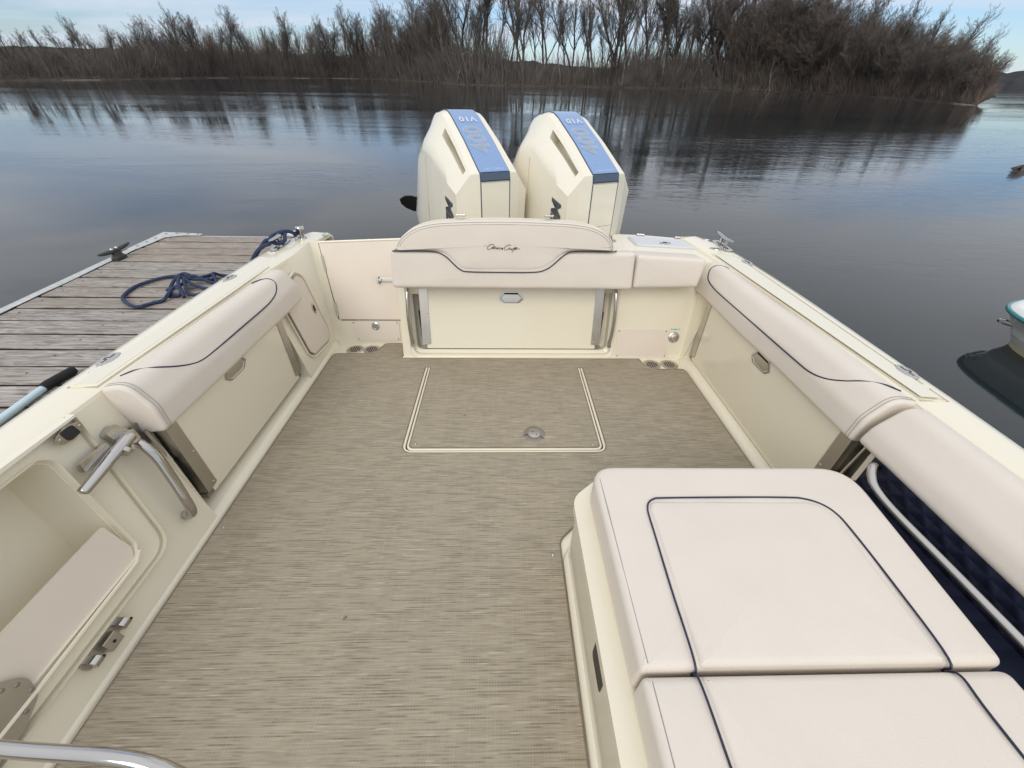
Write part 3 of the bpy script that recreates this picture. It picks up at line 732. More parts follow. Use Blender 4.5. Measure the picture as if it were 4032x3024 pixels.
l_ = MB().box(-.85, -.69, .436, .464, .004, .014, DM); l_.box(-.868, -.856, .425, .470, .004, .030, DM); l_.box(-.862, -.84, .440, .458, .008, .026, DM)
l_.build('latch', 'steel', door, bev=.002)
MB().tube([DM(-1.166, .18, .0), DM(-1.226, .676, .0)], .0028, 5).build('hinge_gap', 'hole', door)
pn = MB().slab(rpoly([(-1.062, .028, .02), (-.752, .028, .02), (-.752, .168, .012), (-1.082, .168, .012)], 5), -.001, .004, m=DM).build('access_panel', 'board', boat, bev=.0012)
for a, b in ((-1.068, .157), (-.766, .157), (-.768, .042), (-1.046, .042)): screw(pn, DM, a, b, .0035, .0045, 'black')
pb = MB().lathe([(.026, .003), (.026, .009), (.020, .0105), (.020, .007), (.002, .007)], lambda x, y, z: DM(-.917 + x, .134 + y, z), 22).build('push_button', 'chrome', pn)
MB().lathe([(.012, .0065), (.012, .009), (.002, .0095)], lambda x, y, z: DM(-.917 + x, .134 + y, z), 16).build('button_lens', 'dark_metal', pb)
# right access panel, wash-down fitting and its label plate
pn = MB().slab(rpoly([(.742, .006, .02), (1.10, .006, .02), (1.085, .208, .02), (.737, .208, .02)], 5), -.001, .004, m=TM).build('access_panel', 'board', boat, bev=.0012)
for a, b in ((.752, .194), (1.070, .194), (1.083, .022), (.756, .022)): screw(pn, TM, a, b, .0035, .0045, 'black')
wm = lambda x, y, z: TM(1.128 + x, .152 + y, z)
wf = MB().lathe([(.037, 0), (.037, .004), (.033, .007), (.022, .008), (.022, .016), (.017, .018), (.002, .018)], wm, 26).build('washdown_fitting', 'steel', boat)
MB().tube([wm(-.012, -.01, .020), wm(0, .002, .026), wm(.012, .008, .020)], .006, 8).build('coupling', 'chrome', wf)
for a, b in ((0, .028), (-.006, -.028)): screw(wf, wm, a, b, .006, .004, 'black')
lb = MB().slab(rpoly([(-.030, .048, .002), (.034, .048, .002), (.034, .064, .002), (-.030, .064, .002)], 3), 0, .0015, m=wm).build('label_plate', 'label_green', boat)
MB().box(-.014, .018, .0535, .0575, .0015, .002, wm).build('printed_line', 'label_ink', lb)
for a in (-.024, .028): screw(lb, wm, a, .056, .0012, .003, 'black')
# drain grates
def grate(x, y):
    gm = lambda a, b, c=0.: V((x + a, y + b, c))
    g = MB().lathe([(.058, 0), (.058, .003), (.055, .0045), (.002, .0045)], gm, 32).build('drain_grate', 'steel', boat)
    MB().lathe([(.063, 0), (.063, .0015), (.058, .0025), (.0575, .0)], gm, 32).build('drain_ring', 'gelcoat', g)
    hb = MB()
    for i in range(-2, 3):
        for j in range(-2, 3):
            if abs(i) == 2 and abs(j) == 2: continue
            hb.slab(rpoly([(i * .0145 - .0050, j * .0145 - .0050, .002), (i * .0145 + .0050, j * .0145 - .0050, .002), (i * .0145 + .0050, j * .0145 + .0050, .002), (i * .0145 - .0050, j * .0145 + .0050, .002)], 2), .0044, .0050, m=gm)
    hb.build('drain_holes', 'hole', g)
for x, y in ((-1.054, 2.325), (-.938, 2.325), (.975, 2.142), (1.093, 2.142)): grate(x, y)
# locker door in the left quarter
LKM = fr((-1.197, 0, 0), (0, 1, 0), (-.17, 0, 1))
lk = rpoly([(2.06, .15, .02), (2.085, .115, .02), (2.315, .095, .05), (2.352, .15, .03), (2.345, .515, .05), (2.29, .55, .03), (2.055, .50, .02)], 6)
MB().tube([LKM(p.x, p.y, .002) for p in inset(lk, -.022)], .0055, 7, True).build('locker_frame', 'gelcoat', boat)
ld = MB().slab(lk, .001, .010, m=LKM).build('locker_door', 'board', boat, bev=.0025)
MB().tube([LKM(p.x, p.y, .003) for p in inset(lk, -.003)], .003, 5, True).build('door_gap', 'dark_metal', ld)
lkl = lambda x, y, z: LKM(2.305 + x, .325 + y, z)
lo = MB().lathe([(1, .009), (1, .013), (.85, .016), (.6, .014), (.1, .014)], lkl, 22, sx=.020, sy=.034).build('latch', 'steel', ld)
MB().box(-.006, .006, -.018, .018, .013, .017, lkl).build('latch_bolt', 'black', lo)

# ---- fold-down seats
def fold_seat(fm, a0, a1, b0, b1, hc, ends, thick=.03, bt=-.012):
    """fm: plane frame into the cockpit; a along, b up; panel, recessed pull and steel brackets"""
    f = MB().slab(rpoly([(a0, b0, .006), (a1, b0, .006), (a1, b1, .006), (a0, b1, .006)], 3), -thick, 0, m=fm).build('fold_down_seat', 'gelcoat', boat, bev=.003)
    hx, hy = hc; s_ = .083; hexo = rpoly([(hx - s_, hy - .008, .006), (hx - .052, hy - .036, .02), (hx + .052, hy - .036, .02), (hx + s_, hy - .008, .006), (hx + .052, hy + .036, .008), (hx - .052, hy + .036, .008)], 4)
    inn = [V((hx, hy)) + (p - V((hx, hy))) * .86 for p in hexo]
    h = MB(); h.loft([[fm(p.x, p.y, z) for p in q] for q, z in ((hexo, .0), (hexo, .003), (inn, .0035), ([V((hx, hy)) + (p - V((hx, hy))) * .8 for p in hexo], .001))], True, False)
    ho = h.build('pull_handle', 'chrome', f, ang=30)
    h = MB(); lowr = [V((hx, hy - .004)) + (p - V((hx, hy))) * .8 for p in hexo]
    h.loft([[fm(p.x, p.y, .0012) for p in lowr], [fm(p.x, p.y * .6 + (hy - .01) * .4, .0016) for p in [V((hx, hy)) + (q - V((hx, hy))) * .5 for q in hexo]]]); h.build('pull_recess', 'steel', ho)
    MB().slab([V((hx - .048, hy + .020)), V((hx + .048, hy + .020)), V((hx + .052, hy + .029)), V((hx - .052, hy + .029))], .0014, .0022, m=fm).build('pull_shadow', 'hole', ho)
    for e, dirn in ends:
        br = MB().slab(rpoly([(e - dirn * .028, b0 + .03, .004), (e + dirn * .030, b0 + .022, .004), (e + dirn * .030, b1 + bt), (e - dirn * .022, b1 + bt)], 3), .0005, .004, m=fm)
        br.box(min(e + dirn * .026, e + dirn * .030), max(e + dirn * .026, e + dirn * .030), b0 + .022, b1 + bt, -.05, .0, fm)
        bo = br.build('bracket', 'steel', f)
        for bb in (b0 + .045, (b0 + b1) / 2 + .02, b1 - .012): screw(bo, fm, e - dirn * .014, bb, .004, .0055)
        MB().tube([fm(e + dirn * .048, b1 + bt, -.045), fm(e + dirn * .040, (b0 + b1) / 2 + .02, -.035)], .007, 8).build('strut', 'chrome', f)
        MB().tube([fm(e + dirn * .040, (b0 + b1) / 2 + .03, -.035), fm(e + dirn * .030, b0 + .03, -.045)], .011, 8).build('strut_body', 'black', f)
        MB().box(min(e, e + dirn * .035), max(e, e + dirn * .035), b0 - .002, b0 + .02, -.04, -.004, fm).build('foot_block', 'dark_metal', f)
    return f
fold_seat(fr((0, 2.22, 0), (1, 0, 0), (0, .27, 1)) if 0 else (lambda a, b, c=0.: TM(a, b, c - .030)), -.538, .604, .062, .50, (.028, .405), ((-.538, -1), (.604, 1)), .035, .03)
LM = fr((-1.232, 0, 0), (0, 1, 0), (0, 0, 1)); RM = fr((1.236, 0, 0), (0, -1, 0), (0, 0, 1))
fold_seat(LM, 1.062, 1.885, .072, .47, (1.462, .425), ((1.062, -1), (1.885, 1)))
fold_seat(RM, -2.150, -1.005, .040, .45, (-1.556, .403), ((-2.150, -1), (-1.005, 1)))
# dark sheets stand in for shade deep in the recesses behind the brackets
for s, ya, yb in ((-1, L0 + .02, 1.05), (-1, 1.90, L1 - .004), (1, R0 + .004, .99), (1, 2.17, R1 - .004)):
    MB().box(s * 1.30 - .004, s * 1.30 + .004, ya, yb, .06, .49).build('recess_shade', 'dark_metal', boat)

# ---- grab rails
def rail(pts, r, name='grab_rail', flats=(), k=8, flat=1.):
    o = MB().tube(smooth_path(pts, k), r, 12, flat=flat).build(name, 'chrome', boat)
    for fm, a, b, w2, h2 in flats:
        q = MB().slab(rpoly([(a - w2, b - h2, w2 * .9), (a + w2, b - h2, w2 * .9), (a + w2, b + h2, w2 * .9), (a - w2, b + h2, w2 * .9)], 5), .0, .006, m=fm).build('end_plate', 'chrome', o, bev=.001)
        screw(q, fm, a, b, .006, .006, 'steel')
    return o
for s, c in ((-1, -.627), (1, .693)):
    pts = [TM(c - s * .005, .530, .004), TM(c - s * .004, .49, .016), TM(c + s * .002, .44, .036), TM(c + s * .004, .36, .045), TM(c + s * .006, .28, .043), TM(c + s * .004, .19, .028), TM(c + s * .002, .135, .012), TM(c, .10, .005)]
    rail(pts, .0105, flats=((TM, c, .105, .012, .026), (TM, c - s * .005, .52, .012, .022)))
WL = fr((-1.192, 0, 0), (0, 1, 0), (-.267, 0, 1)); KV = math.sqrt(1 + .267 ** 2)
rail([WL(.966, .462, .0), WL(.965, .458, .035), WL(.962, .435, .052), WL(.955, .38, .060), WL(.938, .30, .058), WL(.918, .215, .054), WL(.905, .155, .046), WL(.902, .132, .028), WL(.904, .135, .0)], .0160)
rail([(1.205, .838, .455), (1.178, .828, .466), (1.158, .800, .455), (1.148, .76, .440), (1.146, .68, .432), (1.147, .5, .434), (1.148, .2, .436), (1.148, -.2, .437), (1.15, -.6, .438), (1.21, -.62, .44)], .0130, name='lounge_rail')
rail([(-1.30, .205, .552), (-1.0, .183, .551), (-.80, .167, .55), (-.66, .158, .548), (-.595, .150, .536), (-.555, .140, .505), (-.535, .128, .45), (-.525, .11, .3), (-.52, .10, .0)], .0112, name='step_rail')

# ---- side boarding door on the left (pocket, step board, latch, hinge)
po = rpoly([(-.6, .195), (.706, .186, .045), (.735, .22, .02), (.792, .565, .035), (.765, .592, .02), (-.6, .59)], 6)
bd = rpoly([(-.6, .625), (-.6, .121), (.797, .121, .085), (.918, .63, .012)], 9)
bdm = MB().slab(bd, -.005, .022, [po], m=WL)
bdm.loft([[WL(p.x, p.y, .022) for p in po], [WL(p.x, p.y, -.02) for p in inset(po, .012)], [WL(p.x, p.y, -.15) for p in inset(po, .03)]], True, False)
bdm.add([WL(-.7, .1, -.15), WL(.85, .1, -.15), WL(.85, .62, -.15), WL(-.7, .62, -.15)], [(0, 1, 2, 3)])
bdm.add([WL(-.6, .625, .022), WL(.918, .63, .022), WL(.93, .645, -.06), WL(-.6, .645, -.16)], [(0, 1, 2, 3)])
bdo = bdm.build('boarding_door', 'gelcoat', boat, bev=.004)
MB().tube([WL(p.x, p.y, .001) for p in bd], .005, 6).build('door_gap', 'seam', bdo)
MB().slab(rpoly([(-.6, .176), (.36, .176, .02), (.700, .186, .05), (.722, .22, .03), (.7235, .332, .004), (-.6, .332)], 5), .004, .014, m=WL).build('step_board', 'board', bdo, bev=.0025)
MB().tube([WL(-.6, .178, .024), WL(.36, .174, .024), WL(.69, .180, .024), WL(.722, .20, .024)], .006, 7).build('lower_bead', 'gelcoat', bdo)
MB().box(.40, .455, .335, .38, -.135, -.10, WL).build('inner_catch', 'chrome', bdo, bev=.004)
pl = MB().slab(rpoly([(.15, .13), (.29, .137, .05), (.352, .165, .035), (.372, .22, .04), (.345, .27, .05), (.15, .27)], 6), .022, .026, m=WL).build('hinge_plate', 'steel', bdo, bev=.001)
for a, b in ((.352, .225), (.352, .188), (.315, .163), (.335, .245)): screw(pl, WL, a, b, .026, .006, 'dark_metal')
hg = empty_part('door_hinge', bdo)
MB().slab(rpoly([(.425, .072, .016), (.560, .072, .016), (.560, .112, .016), (.425, .112, .016)], 6), .0, .006, m=WL).build('base', 'steel', hg, bev=.001)
MB().box(.474, .518, .066, .108, .004, .034, WL).build('knuckle', 'steel', hg, bev=.004)
for a in (.445, .545):
    MB().tube([WL(a - .012, .088, .020), WL(a + .012, .088, .020)], .016, 12).build('knuckle', 'chrome', hg, bev=.002)
    MB().box(a - .01, a + .01, .072, .104, .004, .02, WL).build('knuckle_foot', 'steel', hg)
for a in (.458, .496, .558): MB().lathe([(.005, 0), (.005, .0006), (.001, .0006)], lambda x, y, z: WL(a + x, .086 + y, .0345 + z), 8).build('bolt_hole', 'black', hg)
pp = MB().slab(rpoly([(.825, .587, .013), (.862, .576, .02), (.905, .590, .013), (.908, .612, .013), (.868, .622, .02), (.828, .612, .013)], 6), .022, .027, m=WL).build('push_plate', 'chrome', bdo, bev=.0015)
MB().slab(rpoly([(.848, .582, .008), (.886, .583, .008), (.886, .616, .008), (.848, .616, .008)], 5), .0265, .031, m=WL).build('push_pad', 'black', pp, bev=.003)
for a in (.836, .899): screw(pp, WL, a, .600, .027, .004, 'steel')
la = empty_part('door_latch', bdo)
MB().slab(rpoly([(.925, .535, .012), (.965, .545, .012), (.985, .50, .015), (.965, .462, .012), (.935, .470, .012)], 5), .0, .03, m=WL).build('latch_plate', 'chrome', la, bev=.006)
MB().slab(rpoly([(.945, .515, .008), (.978, .505, .008), (.972, .462, .008), (.942, .466, .008)], 4), .026, .058, m=WL).build('latch_block', 'chrome', la, bev=.006)
MB().slab(rpoly([(.80, .490, .008), (.90, .490, .008), (.90, .522, .008), (.81, .522, .012)], 4), .02, .040, m=WL).build('catch', 'chrome', la, bev=.006)
lev = [WL(.952, .492, .052), WL(.91, .490, .060), WL(.86, .484, .062), WL(.80, .474, .062), WL(.752, .466, .060), WL(.741, .464, .059)]
MB().tube(smooth_path(lev, 4), [.021 - .0003 * i for i in range(17)] + [.0158, .0145, .011, .004], 16, flat=.85).build('latch_lever', 'chrome', la, ang=85)
MB().tube([WL(.906, .476, .066), WL(.892, .474, .066)], .0215, 14, flat=.82).build('lever_collar', 'steel', la)
MB().tube([WL(.945, .455, .0), WL(.945, .455, .045)], .010, 10).build('latch_pin', 'chrome', la)

# ---- lounge base on the right
lo_ = rpoly([(.217, -.9), (1.24, -.9), (1.24, .86), (.31, .875, .09), (.217, .80, .07)], 8)
lbm = MB().slab(lo_, -.002, .318); lbo = lbm.build('lounge_base', 'gelcoat', boat)
MB().slab(inset(lo_, -.012), .314, .346).build('base_lip', 'gelcoat', lbo, bev=.010, seg=3)
fl = MB(); fo = inset(lo_, -.010); fl.loft([[V((p.x, p.y, .0)) for p in inset(lo_, -.016)], [V((p.x, p.y, .014)) for p in inset(lo_, -.013)], [V((p.x, p.y, .030)) for p in inset(lo_, -.002)], [V((p.x, p.y, .032)) for p in inset(lo_, .004)]], True, False)
fl.build('base_flange', 'gelcoat', lbo)
MB().box(1.05, 1.2115, -.9, .866, .3465, .353).build('quilted_strip', 'navy_quilt', lbo)
SM = fr((.217, 0, 0), (0, -1, 0), (0, 0, 1))
slo = MB().slab(rpoly([(-.41, .195, .016), (-.32, .195, .016), (-.32, .300, .016), (-.41, .300, .016)], 5), -.002, .0012, m=SM).build('finger_slot', 'black', lbo)
MB().tube([SM(-.75, .296, .0005), SM(-.41, .296, .0005)], .0022, 5).build('drawer_seam', 'mat_edge', lbo)
MB().tube([SM(-.30, .296, .0005), SM(.3, .296, .0005)], .0022, 5).build('drawer_seam', 'mat_edge', lbo)
screw(lbo, SM, -.657, .275, 0, .007, 'chrome')
qp = MB().box(1.212, 1.222, -.9, .866, .28, .472).build('quilted_panel', 'navy_quilt', boat)

# ================================================================== CUSHIONS (lift-off things on the boat)
def cushion_thing(name, label, org, cat='cushion', group=None):
    o = empty(name, label, cat, org, group); ov = V(org)
    return o, (lambda f: (lambda a, b, c=0.: f(a, b, c) - ov))
def bolster(s, prof, y0, y1, pipe, label, org, stitch_end=None, slant=0.):
    root, sh = cushion_thing('bolster_cushion', label, org)
    m = sh(lambda a, b, c=0.: V((s * a, c + (b - .45) * slant * (c < (y0 + y1) / 2), b)))
    ys = [y0 + (y1 - y0) * k / 14 for k in range(15)]
    body = MB().prism(prof, [(y, .0025 * math.sin(y * 9 + s), .002 * math.sin(y * 6.3)) for y in ys], .013, m, 5)
    body.build('cushion_body', 'vinyl', root, ang=70)
    def face(z):
        xs = []
        for i in range(len(prof)):
            a, b = prof[i], prof[(i + 1) % len(prof)]
            if (a.y - z) * (b.y - z) <= 0 and abs(a.y - b.y) > 1e-9: xs.append(a.x + (b.x - a.x) * (z - a.y) / (b.y - a.y))
        return min(xs) if xs else 1.34
    def topz(x):
        zs = []
        for i in range(len(prof)):
            a, b = prof[i], prof[(i + 1) % len(prof)]
            if (a.x - x) * (b.x - x) <= 0 and abs(a.x - b.x) > 1e-9: zs.append(a.y + (b.y - a.y) * (x - a.x) / (b.x - a.x))
        return max(zs)
    if pipe:
        pts = [m(p[2], topz(p[2]) + .0012, p[0]) if len(p) > 2 else m(face(p[1]) - .0015, p[1], p[0]) for p in pipe]
        MB().tube(smooth_path(pts, 6), .0031, 8).build('piping', 'navy_pipe', root)
    for ye, dr_ in (stitch_end or ()):
        for off in (.015, .026):
            pts = [m(p.x, p.y, ye + dr_ * off) for p in inset(prof, -.0012)]
            MB().tube([p for p in pts], .0011, 4, True).build('stitching', 'thread', root)
    return root
def dens(p, k=3):
    o = []
    for i in range(len(p)):
        a, b = p[i], p[(i + 1) % len(p)]; nseg = max(1, int((b - a).length / .02))
        for j in range(nseg): o.append(a.lerp(b, j / nseg))
    return o
PR = dens(rpoly([(1.353, .565, .016), (1.353, .622, .016), (1.268, .636, .075), (1.213, .545, .09), (1.2065, .447, .024), (1.30, .437, .018)], 9))
PF = dens(rpoly([(1.353, .565, .016), (1.353, .622, .016), (1.285, .634, .06), (1.212, .545, .10), (1.195, .474, .028), (1.30, .455, .018)], 9))
bolster(1, PR, .962, 2.365, [(2.215, .627, 1.335), (2.265, 0, 1.310), (2.290, 0, 1.272), (2.293, .600), (2.24, .562), (2.14, .546), (2.0, .5425), (1.7, .542), (1.36, .542), (1.26, .545), (1.19, .562), (1.135, .590), (1.092, 0, 1.262), (1.055, 0, 1.305), (1.025, .626, 1.34)],
        'long cream bolster cushion with navy piping on the right side of the cockpit', (1.28, 1.6, .44), ((.962, 1),))
bolster(-1, PR, 1.018, 2.155, [(1.95, .627, 1.335), (1.99, 0, 1.308), (2.012, 0, 1.272), (2.008, .603), (1.955, .575), (1.88, .562), (1.79, .558), (1.6, .5575), (1.40, .5575), (1.30, .561), (1.245, .575), (1.19, .600), (1.150, 0, 1.265), (1.118, 0, 1.308), (1.09, .626, 1.34)],
        'cream bolster cushion with navy piping on the left side next to the dock', (-1.28, 1.6, .44), ((1.018, 1),), slant=.10)
bolster(1, PF, -.9, .937, None, 'plain cream backrest cushion above the navy quilted panel', (1.28, .3, .46))

# transom backrest with the maker's name
root, sh = cushion_thing('transom_backrest', 'wide cream backrest cushion with script name in front of the outboard motors', (.03, 2.26, .51), 'backrest')
CMr = fr((0, 2.188, .508), (1, 0, 0), (0, .15, 1)); CM = sh(CMr)
low = dens(rpoly([(-.686, .0, .03), (.752, .0, .02), (.745, .214, .02), (-.668, .212, .02)], 5))
MB().pillow(low, -.125, 0, .022, .003, CM, rb=.02).build('lower_pad', 'vinyl', root, ang=70)
pipe_b = [(-.655, .212), (-.53, .214), (-.43, .212), (-.385, .203), (-.345, .178), (-.305, .138), (-.272, .112), (-.225, .101), (0, .099), (.165, .102), (.225, .118), (.265, .145), (.305, .182), (.34, .208), (.385, .219), (.5, .222), (.612, .220)]
top_b = [(.612, .232), (.598, .275), (.56, .315), (.50, .345), (.42, .364), (.30, .374), (0, .381), (-.30, .374), (-.44, .360), (-.53, .332), (-.60, .285), (-.640, .235)]
up = dens([V(p[:2]) for p in smooth_path([(a, b, 0) for a, b in pipe_b], 4)] + [V(p[:2]) for p in smooth_path([(a, b, 0) for a, b in top_b], 5)])
MB().pillow(up, -.12, .006, .030, .005, CM, seg=6).build('upper_pad', 'vinyl', root, ang=75)
MB().tube([CM(p.x, p.y, .0055) for p in [V(q[:2]) for q in smooth_path([(-.655, .212, 0)] + [(a, b, 0) for a, b in pipe_b[1:]] + [(.622, .228, 0)], 5)]], .0036, 8).build('piping', 'navy_pipe', root)
for k_, zz_ in ((.010, .0015), (.022, .0058)):
    pth = inset(up, k_); nn = len(pipe_b)
    sel = [CM(p.x, p.y, zz_) for p in pth if p.y > .235]
    MB().tube(sel, .0011, 4).build('stitching', 'thread', root)
# gelcoat shell behind the backrest and its two hinges
MB().slab([V((0, .19)) + (p - V((0, .19))) * 1.012 for p in up], -.155, -.118, m=CM).build('backrest_shell', 'gelcoat', root, bev=.01)
for hx in (-.268, .238):
    fm = sh(fr((hx, 2.338, .884), (1, 0, 0), (0, 1, 0))); h = MB()
    for k in (-1, 0, 1): h.tube([fm(k * .017 - .0075, 0, .004), fm(k * .017 + .0075, 0, .004)], .0065, 8)
    h.box(-.026, .026, 0, .03, -.004, .002, fm); h.build('hinge', 'steel', root)
# script lettering, stitched in dark thread
def script(strokes, m, r):
    b = MB()
    for s_ in strokes:
        pts = [m((x - 105) / 130 * .186, (45 - y) / 130 * .186 * 1.12, .0125) for x, y in s_]
        b.tube(smooth_path(pts, 4), r, 5, flat=.5)
    return b
ST = [[(67, 33), (63, 31), (55, 31), (47, 34), (41, 40), (40, 45), (43, 48), (49, 47), (56, 43), (63, 39), (69, 36), (65, 41), (58, 46), (62, 42), (65, 42), (64, 45), (67, 46), (70, 43), (73, 39), (75, 42), (73, 46), (77, 45), (81, 41), (79, 46), (83, 45), (87, 42), (91, 42), (90, 46), (86, 47)],
      [(83, 38), (84.5, 38)],
      [(94, 44), (102, 44), (96, 47.5), (98.5, 41), (101, 47.5), (94, 44)],
      [(133, 34), (129, 32), (121, 33), (113, 37), (107, 43), (108, 48), (114, 49), (121, 46), (127, 41), (128, 45), (125, 48), (129, 46), (134, 45), (138, 45), (133, 48), (137, 48), (141, 45), (146, 42), (151, 39), (147, 44), (142, 51), (137, 57), (139, 55), (144, 49), (150, 44), (158, 39), (154, 44), (150, 49), (154, 46), (158, 45), (169, 45)]]
script(ST, sh(fr(CMr(-.022, .232, 0), (1, 0, 0), (0, .15, 1))), .0021).build('script_lettering', 'black', root)

root, sh = cushion_thing('corner_cushion', 'short plain cream cushion filling the right aft corner', (.95, 2.26, .51))
C2 = sh(fr((0, 2.196, .512), (1, 0, 0), (0, .12, 1)))
MB().pillow(dens(rpoly([(.759, .0, .02), (1.152, .008, .02), (1.178, .176, .03), (.757, .196, .025)], 5)), -.17, 0, .024, .003, C2, rb=.01).build('cushion_body', 'vinyl', root, ang=70)

# lounge cushions
def lounge(name, label, outl, panel, pipes, stitches, org, zt):
    root, sh = cushion_thing(name, label, org); m = sh(ID)
    MB().pillow(dens(outl), .347, zt, .020, .003, m, seg=5, rb=.012).build('cushion_body', 'vinyl', root, ang=70)
    MB().pillow(dens(panel), zt - .03, zt + .0065, .016, .006, m, seg=5).build('centre_panel', 'vinyl', root, ang=70)
    for p in pipes: MB().tube(smooth_path([m(a, b, zt + .0045 - .05 * max(0, min(1, 1 - abs(b - .2845) / .006)) * (abs(b - .2845) < .006)) for a, b in p], 6), .0025, 8).build('piping', 'navy_pipe', root)
    for p, z in stitches: MB().tube([m(a, b, z) for a, b in p], .0011, 4).build('stitching', 'thread', root)
    return root
lounge('lounge_cushion', 'cream lounge seat cushion with navy-piped panel and rounded far corners', rpoly([(.258, .288, .012), (1.046, .288, .02), (1.104, .838, .10), (.258, .846, .075)], 8), rpoly([(.382, .291, .012), (.915, .291, .012), (.932, .70, .07), (.394, .706, .035)], 8),
       [[(.371, .2865), (.373, .298), (.378, .45), (.385, .60), (.387, .65), (.390, .675), (.400, .697), (.420, .710), (.45, .713), (.65, .714), (.82, .712), (.87, .707), (.91, .688), (.932, .655), (.937, .60), (.932, .45), (.919, .298), (.917, .2865)]],
       [([(.2645, .30), (.2645, .775)], .4515), ([(.276, .30), (.276, .79)], .4590)], (.66, .55, .347), .459)
lounge('lounge_cushion', 'nearest cream lounge cushion at the bottom right edge', rpoly([(.258, -.9), (1.035, -.9), (1.040, .280, .02), (.258, .280, .012)], 6), rpoly([(.380, -.9), (.910, -.9), (.912, .277, .02), (.378, .277, .012)], 6),
       [[(.374, -.9), (.374, .0), (.374, .15), (.371, .268), (.371, .2825)], [(.918, -.9), (.914, .0), (.914, .2), (.917, .268), (.917, .2825)]],
       [([(.2645, -.9), (.2645, .265)], .4495), ([(.276, -.9), (.276, .268)], .4572)], (.66, -.1, .347), .457)

